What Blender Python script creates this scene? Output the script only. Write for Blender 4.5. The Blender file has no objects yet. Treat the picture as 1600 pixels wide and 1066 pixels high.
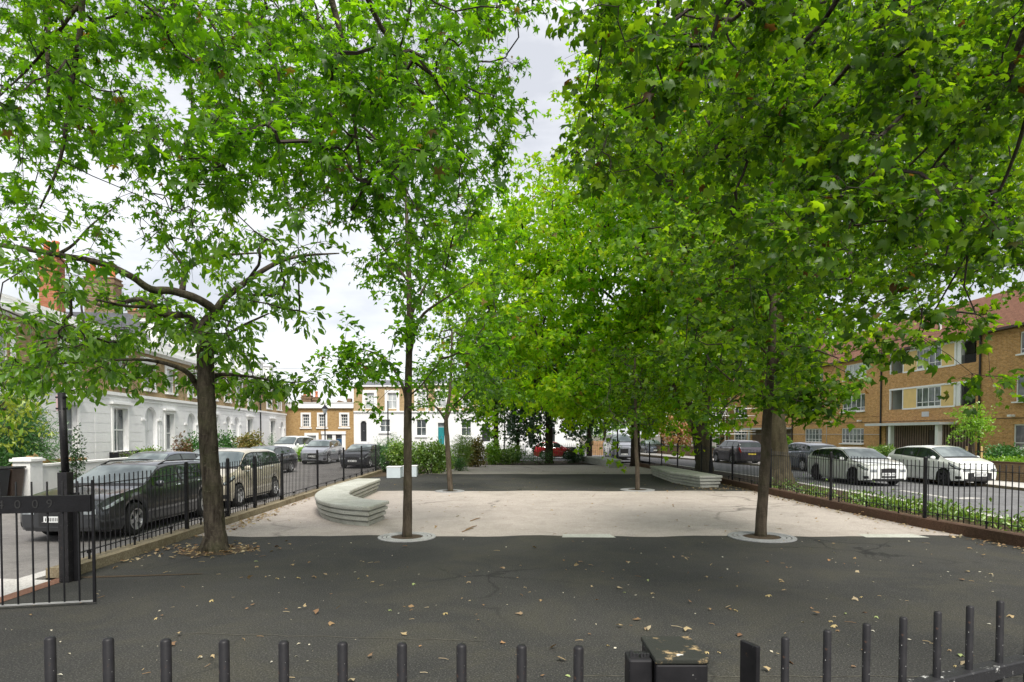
import bpy, math, random
import numpy as np
from mathutils import Vector, Matrix
random.seed(7); rng = np.random.default_rng(7)
PI = math.pi; R = math.radians
sc = bpy.context.scene
col = sc.collection
# ------------------------------------------------------------------ camera
F_PX, HOR, PITCH, CAM_H = 950.0, 677.0, R(1.5), 2.0
PPV = HOR + F_PX*math.tan(PITCH)
cd = bpy.data.cameras.new('camera'); cam = bpy.data.objects.new('camera', cd); col.objects.link(cam)
cam.location = (0, 0, CAM_H); cam.rotation_euler = (PI/2-PITCH, 0, 0)
cd.sensor_width = 36; cd.lens = 36*F_PX/1600; cd.shift_y = (PPV-533)/1600
cd.clip_start = 0.05; cd.clip_end = 2000
sc.camera = cam
cP, sP = math.cos(PITCH), math.sin(PITCH)
def W(u, v, Y):
    xr = (u-800)/F_PX; yr = -(v-PPV)/F_PX
    d = (xr, cP+yr*sP, -sP+yr*cP)
    t = Y/d[1]
    return Vector((d[0]*t, Y, CAM_H+d[2]*t))
def G(u, v, z=0.0):
    xr = (u-800)/F_PX; yr = -(v-PPV)/F_PX
    d = (xr, cP+yr*sP, -sP+yr*cP)
    t = (z-CAM_H)/d[2]
    return Vector((d[0]*t, d[1]*t, z))
# ------------------------------------------------------------------ sky, sun, exposure
SUN_EL, SUN_AZ = R(52), R(162)       # azimuth clockwise from +Y; veiled sun high behind the viewer
w = bpy.data.worlds.new('World'); sc.world = w; w.use_nodes = True
nt = w.node_tree; N = nt.nodes; L = nt.links; N.clear()
out = N.new('ShaderNodeOutputWorld'); bg = N.new('ShaderNodeBackground'); bg2 = N.new('ShaderNodeBackground')
sky = N.new('ShaderNodeTexSky'); sky.sky_type = 'NISHITA'; sky.sun_disc = False
sky.sun_elevation = SUN_EL; sky.sun_rotation = SUN_AZ
L.new(sky.outputs[0], bg.inputs[0]); bg.inputs[1].default_value = 0.07
tc = N.new('ShaderNodeTexCoord'); mp = N.new('ShaderNodeMapping'); mp.inputs['Scale'].default_value = (1.2, 1.2, 3.4)
L.new(tc.outputs['Generated'], mp.inputs[0])
nz = N.new('ShaderNodeTexNoise'); nz.inputs['Scale'].default_value = 2.1; nz.inputs['Detail'].default_value = 7; nz.inputs['Roughness'].default_value = .55
L.new(mp.outputs[0], nz.inputs[0])
cr = N.new('ShaderNodeValToRGB'); cr.color_ramp.elements[0].position = .38; cr.color_ramp.elements[0].color = (.60, .612, .65, 1)
cr.color_ramp.elements[1].position = .57; cr.color_ramp.elements[1].color = (.89, .893, .908, 1)
L.new(nz.outputs[0], cr.inputs[0]); L.new(cr.outputs[0], bg2.inputs[0]); bg2.inputs[1].default_value = 0.36
mx = N.new('ShaderNodeMixShader'); mx.inputs[0].default_value = 0.9
L.new(bg.outputs[0], mx.inputs[1]); L.new(bg2.outputs[0], mx.inputs[2]); L.new(mx.outputs[0], out.inputs[0])
sl = bpy.data.lights.new('sun', 'SUN'); sl.energy = 1.5; sl.angle = R(24); sl.color = (1, .95, .86)
so = bpy.data.objects.new('sun', sl); col.objects.link(so)
sd = Vector((math.sin(SUN_AZ)*math.cos(SUN_EL), math.cos(SUN_AZ)*math.cos(SUN_EL), math.sin(SUN_EL)))
so.rotation_euler = sd.to_track_quat('Z', 'Y').to_euler(); so.location = (0, 0, 60)
vs = sc.view_settings; vs.view_transform = 'Standard'; vs.look = 'None'; vs.exposure = 1.85; vs.gamma = 1
sc.cycles.max_bounces = 10; sc.cycles.diffuse_bounces = 6; sc.cycles.glossy_bounces = 3; sc.cycles.transmission_bounces = 8
sc.cycles.transparent_max_bounces = 4; sc.cycles.sample_clamp_indirect = 4
sc.cycles.use_denoising = True

# ------------------------------------------------------------------ helpers
def tag(o, label=None, cat=None, group=None, kind=None):
    if label: o['label'] = label
    if cat: o['category'] = cat
    if group: o['group'] = group
    if kind: o['kind'] = kind
    return o
def empty(name, loc=(0, 0, 0), rz=0):
    o = bpy.data.objects.new(name, None); col.objects.link(o); o.location = loc; o.rotation_euler = (0, 0, rz); o.empty_display_size = .2
    return o
def thing(name, label, cat, loc=(0, 0, 0), rz=0, group=None):
    return tag(empty(name, loc, rz), label, cat, group)
def copy_obj(o, parent, loc=None):
    c = o.copy(); col.objects.link(c); c.parent = parent
    if loc is not None: c.location = loc
    return c
def copy_tree(o, parent=None):
    c = o.copy(); col.objects.link(c)
    if parent: c.parent = parent
    for ch in list(o.children): copy_tree(ch, c)
    return c
class MB:
    def __init__(s): s.v = []; s.f = []; s.m = []
    def add(s, vs, fs, m=0):
        b = len(s.v); s.v.extend([tuple(p) for p in vs]); s.f.extend([tuple(i+b for i in f) for f in fs]); s.m.extend([m]*len(fs))
    def box(s, x0, x1, y0, y1, z0, z1, m=0):
        s.add([(x0,y0,z0),(x1,y0,z0),(x1,y1,z0),(x0,y1,z0),(x0,y0,z1),(x1,y0,z1),(x1,y1,z1),(x0,y1,z1)],
              [(0,3,2,1),(4,5,6,7),(0,1,5,4),(1,2,6,5),(2,3,7,6),(3,0,4,7)], m)
    def poly(s, pts, m=0): s.add(pts, [tuple(range(len(pts)))], m)
    def prism(s, pts, z0, z1, m=0):
        n = len(pts)
        s.add([(p[0],p[1],z0) for p in pts]+[(p[0],p[1],z1) for p in pts],
              [tuple(range(n-1,-1,-1)), tuple(range(n,2*n))]+[(i,(i+1)%n,(i+1)%n+n,i+n) for i in range(n)], m)
    def prism_y(s, pts, y0, y1, m=0):           # polygon in x,z extruded along y
        n = len(pts)
        s.add([(p[0],y0,p[1]) for p in pts]+[(p[0],y1,p[1]) for p in pts],
              [tuple(range(n)), tuple(range(2*n-1,n-1,-1))]+[(i,i+n,(i+1)%n+n,(i+1)%n) for i in range(n)], m)
    def tube(s, pts, rad, n=8, m=0, cap=True, wob=0.0):
        pts = [Vector(p) for p in pts]; k = len(pts)
        if not hasattr(rad, '__len__'): rad = [rad]*k
        vs = []; ref = None
        for i in range(k):
            t = (pts[min(i+1,k-1)]-pts[max(i-1,0)])
            if t.length < 1e-9: t = Vector((0,0,1))
            t.normalize()
            if ref is None: ref = Vector((1,0,0)) if abs(t.x) < .9 else Vector((0,1,0))
            a = (ref - t*ref.dot(t))
            if a.length < 1e-6: a = Vector((0,1,0)) - t*t.y
            a.normalize(); b = t.cross(a); ref = a
            for j in range(n):
                q = 2*PI*j/n; r = rad[i]*(1+(random.uniform(-wob,wob) if wob else 0))
                vs.append(pts[i]+(a*math.cos(q)+b*math.sin(q))*r)
        fs = [(i*n+j, i*n+(j+1)%n, (i+1)*n+(j+1)%n, (i+1)*n+j) for i in range(k-1) for j in range(n)]
        if cap: fs += [tuple(range(n-1,-1,-1)), tuple(range((k-1)*n, k*n))]
        s.add(vs, fs, m)
    def lathe(s, prof, n=20, axis='z', c=(0,0,0), m=0):
        vs = []
        for r, h in prof:
            for j in range(n):
                q = 2*PI*j/n; x, y = r*math.cos(q), r*math.sin(q)
                p = (x, y, h) if axis == 'z' else (x, h, y)
                vs.append((p[0]+c[0], p[1]+c[1], p[2]+c[2]))
        k = len(prof)
        fs = [(i*n+j, i*n+(j+1)%n, (i+1)*n+(j+1)%n, (i+1)*n+j) for i in range(k-1) for j in range(n)]
        if axis == 'y': fs = [f[::-1] for f in fs]
        s.add(vs, fs, m)
    def build(s, name, mat, parent=None, smooth=False, bevel=0):
        me = bpy.data.meshes.new(name); me.from_pydata(s.v, [], s.f)
        mats = mat if isinstance(mat, (list, tuple)) else [mat]
        for q in mats: me.materials.append(q)
        if len(mats) > 1: me.polygons.foreach_set('material_index', s.m)
        if smooth: me.polygons.foreach_set('use_smooth', [True]*len(me.polygons))
        me.update()
        o = bpy.data.objects.new(name, me); col.objects.link(o)
        if parent: o.parent = parent
        if bevel:
            b = o.modifiers.new('bevel', 'BEVEL'); b.width = bevel; b.segments = 2; b.limit_method = 'ANGLE'
        return o
# ------------------------------------------------------------------ materials
def new_mat(name):
    m = bpy.data.materials.new(name); m.use_nodes = True
    nt = m.node_tree; b = nt.nodes['Principled BSDF']; return m, nt, b
def mix_rgb(nt, a, b, fac, mode='MIX'):
    n = nt.nodes.new('ShaderNodeMix'); n.data_type = 'RGBA'; n.blend_type = mode
    for i, x in ((0, fac), (6, a), (7, b)):
        if hasattr(x, 'is_output'): nt.links.new(x, n.inputs[i])
        else: n.inputs[i].default_value = x if i == 0 else (*x, 1) if len(x) == 3 else x
    return n.outputs[2]
def noise(nt, scale, detail=4, rough=.55, coord='Object', sc3=(1,1,1), dist=0):
    t = nt.nodes.new('ShaderNodeTexCoord'); mp = nt.nodes.new('ShaderNodeMapping'); mp.inputs['Scale'].default_value = sc3
    nt.links.new(t.outputs[coord], mp.inputs[0])
    n = nt.nodes.new('ShaderNodeTexNoise'); n.inputs['Scale'].default_value = scale; n.inputs['Detail'].default_value = detail
    n.inputs['Roughness'].default_value = rough; n.inputs['Distortion'].default_value = dist
    nt.links.new(mp.outputs[0], n.inputs[0]); return n.outputs[0]
def ramp(nt, x, p0, p1, c0=(0,0,0), c1=(1,1,1)):
    r = nt.nodes.new('ShaderNodeValToRGB'); e = r.color_ramp.elements
    e[0].position = p0; e[1].position = p1; e[0].color = (*c0, 1); e[1].color = (*c1, 1)
    nt.links.new(x, r.inputs[0]); return r.outputs[0]
def bump(nt, b, h, strength=.3, dist=.01):
    n = nt.nodes.new('ShaderNodeBump'); n.inputs['Strength'].default_value = strength; n.inputs['Distance'].default_value = dist
    nt.links.new(h, n.inputs['Height']); nt.links.new(n.outputs[0], b.inputs['Normal'])
def simple(name, c, rough=.6, metal=0, var=.15, scale=6, bmp=0, bscale=60, coat=0, spec=.5):
    m, nt, b = new_mat(name)
    n = noise(nt, scale, 5)
    o = mix_rgb(nt, tuple(x*(1-var) for x in c), tuple(min(1, x*(1+var)) for x in c), ramp(nt, n, .3, .7))
    nt.links.new(o, b.inputs['Base Color']); b.inputs['Roughness'].default_value = rough; b.inputs['Metallic'].default_value = metal
    b.inputs['Coat Weight'].default_value = coat; b.inputs['Coat Roughness'].default_value = .06; b.inputs['Specular IOR Level'].default_value = spec
    if bmp: bump(nt, b, noise(nt, bscale, 4), bmp)
    return m
def ground_mat(name, c0, c1, fine=90, big=.35, speck=(.3,.3,.28), speck_amt=.25, stain=(.04,.035,.025), stain_amt=.4, rough=.9, bmp=.35, crack=0, mid=1.6, line=None):
    m, nt, b = new_mat(name)
    f = noise(nt, fine, 3, .7); g = noise(nt, big, 6, .6); h = noise(nt, mid, 8, .7, dist=.6)
    o = mix_rgb(nt, c0, c1, ramp(nt, g, .32, .68))
    o = mix_rgb(nt, o, stain, ramp(nt, h, .46, .64, (0,0,0), (stain_amt,)*3))
    h2 = noise(nt, mid*4.5, 6, .75)
    o = mix_rgb(nt, o, tuple(x*1.5 for x in c1), ramp(nt, h2, .52, .8, (0,0,0), (.45,)*3))
    o = mix_rgb(nt, o, tuple(x*.55 for x in c0), ramp(nt, f, .40, .50, (.6,)*3, (0,0,0)))
    o = mix_rgb(nt, o, speck, ramp(nt, f, .565, .66, (0,0,0), (speck_amt,)*3))
    hgt = f
    if crack:
        t = nt.nodes.new('ShaderNodeTexCoord'); nn = nt.nodes.new('ShaderNodeTexNoise'); nn.inputs['Scale'].default_value = 1.3; nn.inputs['Detail'].default_value = 6
        nt.links.new(t.outputs['Object'], nn.inputs[0])
        ad = nt.nodes.new('ShaderNodeVectorMath'); ad.operation = 'MULTIPLY_ADD'; ad.inputs[1].default_value = (.9,.9,.9)
        nt.links.new(nn.outputs['Color'], ad.inputs[0]); nt.links.new(t.outputs['Object'], ad.inputs[2])
        v = nt.nodes.new('ShaderNodeTexVoronoi'); v.feature = 'DISTANCE_TO_EDGE'; v.inputs['Scale'].default_value = crack
        nt.links.new(ad.outputs[0], v.inputs[0])
        msk = noise(nt, .22, 3)
        mm = nt.nodes.new('ShaderNodeMath'); mm.operation = 'MULTIPLY'
        nt.links.new(ramp(nt, v.outputs['Distance'], .0, .012, (1,1,1), (0,0,0)), mm.inputs[0]); nt.links.new(ramp(nt, msk, .5, .6), mm.inputs[1])
        o = mix_rgb(nt, o, tuple(x*.4 for x in c0), mm.outputs[0])
    nt.links.new(o, b.inputs['Base Color']); b.inputs['Roughness'].default_value = rough
    b.inputs['Specular IOR Level'].default_value = .3
    bump(nt, b, hgt, bmp, .006); return m
def brick_mat(name, c1, c2, mortar, scale=1.0, coord='xz', stain=.35):
    m, nt, b = new_mat(name)
    t = nt.nodes.new('ShaderNodeTexCoord'); s = nt.nodes.new('ShaderNodeSeparateXYZ'); c = nt.nodes.new('ShaderNodeCombineXYZ')
    nt.links.new(t.outputs['Object'], s.inputs[0])
    a, z = {'xz': (0, 2), 'yz': (1, 2), 'xy': (0, 1)}[coord]
    nt.links.new(s.outputs[a], c.inputs[0]); nt.links.new(s.outputs[z], c.inputs[1])
    k = nt.nodes.new('ShaderNodeTexBrick'); k.inputs['Scale'].default_value = scale
    k.inputs['Brick Width'].default_value = .225; k.inputs['Row Height'].default_value = .075; k.inputs['Mortar Size'].default_value = .008
    k.inputs['Color1'].default_value = (*c1, 1); k.inputs['Color2'].default_value = (*c2, 1); k.inputs['Mortar'].default_value = (*mortar, 1)
    nt.links.new(c.outputs[0], k.inputs[0])
    n = noise(nt, 5.5, 5, .7); o = mix_rgb(nt, k.outputs[0], tuple(x*.55 for x in c1), ramp(nt, n, .48, .68, (0,0,0), (.75,)*3))
    n4 = noise(nt, 3.2, 6, .8, sc3=(1,1,2.2)); o = mix_rgb(nt, o, tuple(x*.6 for x in c2), ramp(nt, n4, .50, .62, (0,0,0), (.55,)*3)); n3 = noise(nt, 6, 4, .7); o = mix_rgb(nt, o, tuple(min(1, x*1.35) for x in c2), ramp(nt, n3, .56, .68, (0,0,0), (.6,)*3))
    n2 = noise(nt, .5, 5, .6); o = mix_rgb(nt, o, tuple(x*.45 for x in c1), ramp(nt, n2, .52, .8, (0,0,0), (stain,)*3))
    nt.links.new(o, b.inputs['Base Color']); b.inputs['Roughness'].default_value = .9; b.inputs['Specular IOR Level'].default_value = .2
    bump(nt, b, k.outputs['Fac'], .4, .006); b.inputs['Normal'].links[0].from_node.invert = True
    return m
def stucco_mat(name, c, course=0):
    m, nt, b = new_mat(name)
    n = noise(nt, 1.2, 6, .65, sc3=(1, 1, .35)); o = mix_rgb(nt, c, tuple(x*.84 for x in c), ramp(nt, n, .45, .8))
    n2 = noise(nt, 9, 4); o = mix_rgb(nt, o, tuple(x*.93 for x in c), ramp(nt, n2, .45, .7))
    nt.links.new(o, b.inputs['Base Color']); b.inputs['Roughness'].default_value = .75
    bump(nt, b, noise(nt, 40, 3), .12); return m
def leaf_mat(name, cols, trans=.45, tcol=1.7, rough=.45, gloss=.07, patch=None, ptint=(1,1,1), dead=None):
    m = bpy.data.materials.new(name); m.use_nodes = True; nt = m.node_tree; N = nt.nodes; N.clear()
    g = N.new('ShaderNodeNewGeometry'); r = N.new('ShaderNodeValToRGB'); e = r.color_ramp.elements
    while len(e) < len(cols): e.new(.5)
    for i, c in enumerate(cols): e[i].position = i/(len(cols)-1); e[i].color = (*c, 1)
    nt.links.new(g.outputs['Random Per Island'], r.inputs[0])
    if dead:
        for i, c in enumerate(cols): e[i].position = .985*i/(len(cols)-1)
        for q, c in ((.988, dead), (1.0, dead)): a = e.new(q); a.color = (*c, 1)
    o = r.outputs[0]
    if patch:
        o = mix_rgb(nt, o, mix_rgb(nt, o, ptint, 1, 'MULTIPLY'), ramp(nt, noise(nt, patch, 3), .42, .6))
    d = N.new('ShaderNodeBsdfDiffuse'); t = N.new('ShaderNodeBsdfTranslucent'); gl = N.new('ShaderNodeBsdfGlossy'); gl.inputs['Roughness'].default_value = rough
    tc = mix_rgb(nt, o, (tcol*1.08, tcol*1.05, tcol*.38), 1, 'MULTIPLY')
    nt.links.new(o, d.inputs[0]); nt.links.new(tc, t.inputs[0]); gl.inputs[0].default_value = (.8, .85, .8, 1)
    m1 = N.new('ShaderNodeMixShader'); m1.inputs[0].default_value = trans; m2 = N.new('ShaderNodeMixShader'); m2.inputs[0].default_value = gloss
    nt.links.new(d.outputs[0], m1.inputs[1]); nt.links.new(t.outputs[0], m1.inputs[2]); nt.links.new(m1.outputs[0], m2.inputs[1]); nt.links.new(gl.outputs[0], m2.inputs[2])
    ou = N.new('ShaderNodeOutputMaterial'); nt.links.new(m2.outputs[0], ou.inputs[0]); return m
def bark_mat(name, c0, c1, moss=(.06,.075,.02), moss_amt=.3, scale=3.5):
    m, nt, b = new_mat(name)
    n = noise(nt, scale, 8, .7, sc3=(4, 4, 1)); o = mix_rgb(nt, c0, c1, ramp(nt, n, .35, .68))
    n2 = noise(nt, 2.2, 5, .6); o = mix_rgb(nt, o, moss, ramp(nt, n2, .48, .7, (0,0,0), (moss_amt,)*3))
    nt.links.new(o, b.inputs['Base Color']); b.inputs['Roughness'].default_value = .95; b.inputs['Specular IOR Level'].default_value = .15
    h3 = noise(nt, scale*3.2, 6, .75, sc3=(1.2,1.2,3.2)); o = mix_rgb(nt, o, tuple(x*1.9 for x in c1), ramp(nt, h3, .58, .72, (0,0,0), (.5,)*3)); nt.links.new(o, b.inputs['Base Color'])
    bump(nt, b, mix_rgb(nt, n, h3, .4), 1.0, .05); return m
def glass_mat(name, c=(.03,.04,.045), c2=(.16,.18,.19), scale=1.1, rough=.06):
    m, nt, b = new_mat(name)
    n = noise(nt, scale, 3, .5, sc3=(1.4, 1.4, .6)); o = mix_rgb(nt, c, c2, ramp(nt, n, .42, .62))
    nt.links.new(o, b.inputs['Base Color']); b.inputs['Roughness'].default_value = rough; b.inputs['Specular IOR Level'].default_value = .8
    return m
M = {}
M['tarmac'] = ground_mat('dark_tarmac', (.028,.0285,.0275), (.047,.046,.042), fine=62, big=.45, speck=(.17,.165,.15), speck_amt=.55, stain=(.056,.053,.040), stain_amt=.85, crack=.34, bmp=.8, mid=.7)
M['resin'] = ground_mat('pinkish_resin', (.37,.328,.293), (.455,.405,.365), fine=55, speck=(.6,.55,.5), speck_amt=.45, stain=(.28,.245,.215), stain_amt=.5, crack=.16, bmp=.25)
M['road'] = ground_mat('grey_asphalt', (.155,.155,.165), (.215,.215,.225), speck=(.4,.4,.4), speck_amt=.3, stain=(.09,.088,.088), stain_amt=.5, crack=.18)
M['road2'] = ground_mat('worn_asphalt', (.17,.16,.155), (.25,.235,.225), speck=(.4,.4,.4), speck_amt=.3, stain=(.10,.094,.09), stain_amt=.6, crack=.2)
M['pave'] = ground_mat('pale_paving', (.52,.5,.48), (.62,.6,.58), fine=40, speck=(.7,.7,.7), stain=(.32,.3,.28), stain_amt=.4)
M['soil'] = ground_mat('soil', (.05,.035,.022), (.09,.065,.04), fine=50, speck=(.2,.14,.08), stain=(.03,.022,.014), bmp=1)
M['earth'] = ground_mat('ground', (.10,.09,.075), (.14,.125,.1), fine=30)
M['granite'] = ground_mat('grey_grate_stone', (.26,.265,.27), (.36,.365,.37), fine=60, speck=(.5,.5,.5), stain=(.16,.16,.15), bmp=.2)
M['ring'] = ground_mat('pale_grate_stone', (.36,.36,.36), (.47,.47,.46), fine=60, speck=(.6,.6,.6), stain=(.2,.2,.19), bmp=.2)
M['joint'] = simple('bitumen_joint', (.075,.07,.055), .8, 0, .5, 8)
M['concrete'] = ground_mat('bench_concrete', (.42,.425,.38), (.52,.525,.475), fine=55, big=1.2, speck=(.6,.6,.55), stain=(.27,.27,.215), stain_amt=.6, bmp=.25)
M['kerbstone'] = ground_mat('kerb_stone', (.20,.165,.105), (.30,.255,.175), fine=40, speck=(.45,.4,.3), stain=(.12,.085,.045), stain_amt=.8, mid=2.4)
M['kerbbrick'] = ground_mat('kerb_brick', (.075,.042,.028), (.125,.07,.045), fine=45, speck=(.28,.18,.12), stain=(.07,.045,.025), stain_amt=.8, mid=2.2)
M['redbrick_edge'] = ground_mat('edging_brick', (.17,.085,.055), (.24,.125,.085), fine=45, speck=(.4,.3,.24), stain=(.12,.06,.04))
M['iron'] = simple('black_iron', (.007,.007,.0085), .5, 0, .35, 9, .25, 40, 0, .3)
m, nt, b = new_mat('worn_black_iron'); n = noise(nt, 14, 5); o = mix_rgb(nt, (.008,.008,.0095), (.019,.018,.020), ramp(nt, n, .35, .65))
o = mix_rgb(nt, o, (.34,.34,.32), ramp(nt, noise(nt, 75, 3, .6), .68, .71, (0,0,0), (.8,)*3)); o = mix_rgb(nt, o, (.11,.055,.03), ramp(nt, noise(nt, 33, 5, .7), .63, .7, (0,0,0), (.6,)*3))
nt.links.new(o, b.inputs['Base Color']); b.inputs['Roughness'].default_value = .5; b.inputs['Specular IOR Level'].default_value = .3; bump(nt, b, n, .12); M['iron_worn'] = m
m, nt, b = new_mat('lichen_iron'); n = noise(nt, 26, 6, .7)
o = mix_rgb(nt, (.016,.018,.013), (.36,.26,.13), ramp(nt, n, .56, .66)); o = mix_rgb(nt, o, (.6,.6,.56), ramp(nt, noise(nt, 31, 3), .68, .72))
nt.links.new(o, b.inputs['Base Color']); b.inputs['Roughness'].default_value = .8; bump(nt, b, n, .5); M['lichen'] = m
m, nt, b = new_mat('chipped_paint'); n = noise(nt, 24, 6, .75)
o = mix_rgb(nt, (.018,.018,.02), (.5,.5,.48), ramp(nt, n, .6, .66)); nt.links.new(o, b.inputs['Base Color']); b.inputs['Roughness'].default_value = .55; bump(nt, b, n, .4); M['chipped'] = m
M['white'] = simple('white_paint', (.86,.86,.85), .5, 0, .04, 4)
M['cream'] = simple('cream_panel', (.76,.54,.21), .6, 0, .08, 2)
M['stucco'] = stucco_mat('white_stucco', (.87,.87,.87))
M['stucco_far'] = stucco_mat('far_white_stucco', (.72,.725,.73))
M['stone'] = stucco_mat('grey_white_stone', (.62,.63,.64))
M['stock'] = brick_mat('stock_brick', (.46,.33,.17), (.36,.245,.12), (.36,.31,.23))
M['stock2'] = brick_mat('yellow_brick', (.40,.255,.105), (.33,.20,.08), (.36,.29,.18))
M['flatbrick'] = brick_mat('tan_brick', (.68,.375,.135), (.47,.235,.08), (.58,.46,.3), stain=.2)
M['gardenbrick'] = brick_mat('garden_brick', (.24,.125,.075), (.18,.09,.055), (.26,.2,.15))
M['gardenbrick_y'] = brick_mat('garden_brick_side', (.23,.155,.085), (.17,.11,.06), (.28,.23,.16), coord='yz')
M['chimbrick'] = brick_mat('chimney_brick', (.42,.16,.075), (.34,.12,.06), (.36,.26,.2))
M['chimbrown'] = brick_mat('brown_chimney_brick', (.24,.15,.09), (.17,.11,.06), (.26,.21,.16))
M['pot'] = simple('terracotta', (.50,.155,.06), .7, 0, .15, 5)
M['slate'] = simple('slate_roof', (.11,.115,.13), .6, 0, .3, 3)
M['tile'] = brick_mat('red_roof_tile', (.23,.11,.07), (.17,.08,.05), (.09,.045,.03), scale=.45, coord='xy')
M['glass'] = glass_mat('window_glass')
M['glass_net'] = glass_mat('net_curtain_glass', (.36,.39,.40), (.55,.57,.58), 1.6, .12)
M['glass_dark'] = glass_mat('dark_opening', (.012,.012,.013), (.04,.04,.042), 1)
M['brown_wood'] = simple('dark_brown_boards', (.055,.03,.022), .6, 0, .3, 3)
M['brown_slat'] = simple('pale_brown_slats', (.34,.235,.195), .6, 0, .2, 3)
M['fencewood'] = simple('fence_wood', (.30,.18,.09), .8, 0, .3, 5)
M['stake'] = simple('stake_wood', (.48,.33,.14), .8, 0, .2, 5)
M['card'] = simple('cardboard', (.48,.29,.13), .9, 0, .12, 3)
M['teal'] = simple('teal_door', (.015,.20,.22), .35, 0, .1, 3)
M['darkdoor'] = simple('charcoal_door', (.025,.026,.03), .35, 0, .1, 3)
M['bluedoor'] = simple('blue_door', (.02,.07,.15), .35, 0, .1, 3)
M['greendoor'] = simple('sage_door', (.22,.32,.2), .4, 0, .1, 3)
M['whitedoor'] = simple('pale_grey_door', (.66,.67,.68), .4, 0, .04, 3)
M['greysteel'] = simple('galvanised_steel', (.5,.5,.5), .4, .6, .15, 6)
M['palebox'] = simple('pale_blue_grey_box', (.5,.56,.60), .6, 0, .06, 3)
M['digit'] = simple('dark_grey_relief', (.018,.018,.018), .6, 0, .2, 10)
M['tyre'] = simple('tyre_rubber', (.018,.018,.018), .85, 0, .2, 20)
M['rim'] = simple('silver_alloy', (.62,.63,.65), .3, .8, .05, 5)
M['rimdark'] = simple('dark_alloy', (.06,.06,.065), .35, .7, .1, 5)
M['black'] = simple('black_plastic', (.015,.015,.016), .5, 0, .2, 10)
M['chrome'] = simple('chrome', (.75,.76,.78), .12, 1, .03, 5)
M['carglass'] = glass_mat('car_glass', (.012,.02,.018), (.03,.045,.04), 1.4, .03)
M['windscreen'] = glass_mat('sky_tinted_windscreen', (.06,.08,.085), (.20,.235,.24), .8, .03)  # pale reflection of the sky is put into the glass colour
M['lamp'] = simple('lamp_lens', (.30,.33,.35), .1, .3, .5, 14, 0, 60, .8)
M['redlamp'] = simple('tail_lamp', (.35,.01,.01), .15, 0, .2, 6, 0, 60, .6)
M['plate'] = simple('plate_white', (.75,.76,.76), .4, 0, .03, 5)
M['plate_y'] = simple('plate_yellow', (.70,.55,.08), .4, 0, .03, 5)
def carpaint(name, c, metal=.35): return simple(name, c, .3, metal, .05, 3, 0, 60, 1.0)
M['p_grey'] = carpaint('dark_grey_paint', (.042,.046,.052), .5); M['p_gold'] = carpaint('champagne_paint', (.50,.455,.36), .25)
M['p_white'] = carpaint('white_car_paint', (.80,.82,.80), 0); M['p_silver'] = carpaint('silver_paint', (.30,.31,.35), .5)
M['p_black'] = carpaint('black_paint', (.03,.032,.04), .3); M['p_blue'] = carpaint('grey_blue_paint', (.12,.14,.18), .4)
M['p_red'] = carpaint('red_paint', (.45,.012,.02), 0); M['p_plum'] = carpaint('dark_plum_paint', (.05,.04,.055), .3)
# leaves
M['lf_maple'] = leaf_mat('maple_leaf', [(.022,.062,.004), (.055,.145,.006), (.095,.215,.008), (.042,.12,.005), (.135,.26,.010), (.07,.18,.007)], .64, 2.5, gloss=.02, dead=(.10,.07,.02))
M['lf_maple2'] = leaf_mat('broad_maple_leaf', [(.018,.05,.003), (.042,.11,.005), (.085,.17,.007), (.024,.066,.004), (.15,.25,.010), (.05,.12,.006)], .60, 2.4, gloss=.025, dead=(.06,.03,.012))
M['lf_plane'] = leaf_mat('sunlit_plane_leaf', [(.14,.30,.006), (.225,.41,.008), (.33,.48,.011), (.14,.29,.006), (.43,.51,.016)], .62, 1.75, .5, .02, .3, (.82,.95,.9), dead=(.22,.14,.03))  # plane leaf with sunlit yellow-green put into its colours
M['lf_plane_shade'] = leaf_mat('shaded_plane_leaf', [(.045,.12,.005), (.11,.215,.007), (.20,.31,.009), (.08,.17,.006), (.30,.38,.012)], .60, 2.05, .5, .025, .3, (.75,.9,.9), dead=(.18,.10,.03))  # darker copy of the plane leaf, shade put into its colours
M['lf_dark'] = leaf_mat('dark_leaf', [(.014,.05,.012), (.022,.07,.014), (.03,.09,.016)], .35, 1.6)
M['lf_street'] = leaf_mat('street_leaf', [(.028,.085,.006), (.06,.15,.008), (.10,.20,.010)], .52, 2.0, gloss=.03)
M['lf_cherry'] = leaf_mat('cherry_leaf', [(.030,.085,.006), (.072,.175,.009), (.14,.27,.013), (.05,.135,.008), (.18,.31,.016)], .58, 2.2, .4, .04)
M['lf_gold'] = leaf_mat('golden_leaf', [(.20,.29,.015), (.32,.38,.02), (.14,.24,.015)], .45, 1.6)
M['lf_lime'] = leaf_mat('lime_leaf', [(.17,.33,.02), (.25,.44,.03), (.13,.28,.02)], .45, 1.5)
M['lf_shrub'] = leaf_mat('shrub_leaf', [(.11,.22,.03), (.18,.30,.04), (.08,.17,.03), (.24,.34,.05)], .35, 1.5)
M['lf_shrub_d'] = leaf_mat('dark_shrub_leaf', [(.03,.11,.02), (.05,.16,.03), (.075,.20,.035)], .3, 1.5)
M['lf_bronze'] = leaf_mat('bronze_leaf', [(.20,.15,.03), (.14,.16,.03), (.26,.18,.05), (.10,.15,.03)], .35, 1.5)
M['lf_orange_lit'] = leaf_mat('orange_lit_leaf', [(.40,.20,.09), (.5,.28,.14), (.32,.16,.08)], .35, 1.3)  # orange sunlight on the foliage is put into these leaf colours
M['lf_redshrub'] = leaf_mat('reddish_leaf', [(.16,.05,.03), (.10,.12,.03), (.2,.07,.05)], .35, 1.4)
M['flower_w'] = leaf_mat('white_flower', [(.75,.76,.65), (.8,.8,.74)], .3, 1)
M['flower_p'] = leaf_mat('pink_flower', [(.6,.2,.2), (.7,.4,.35)], .3, 1)
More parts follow.
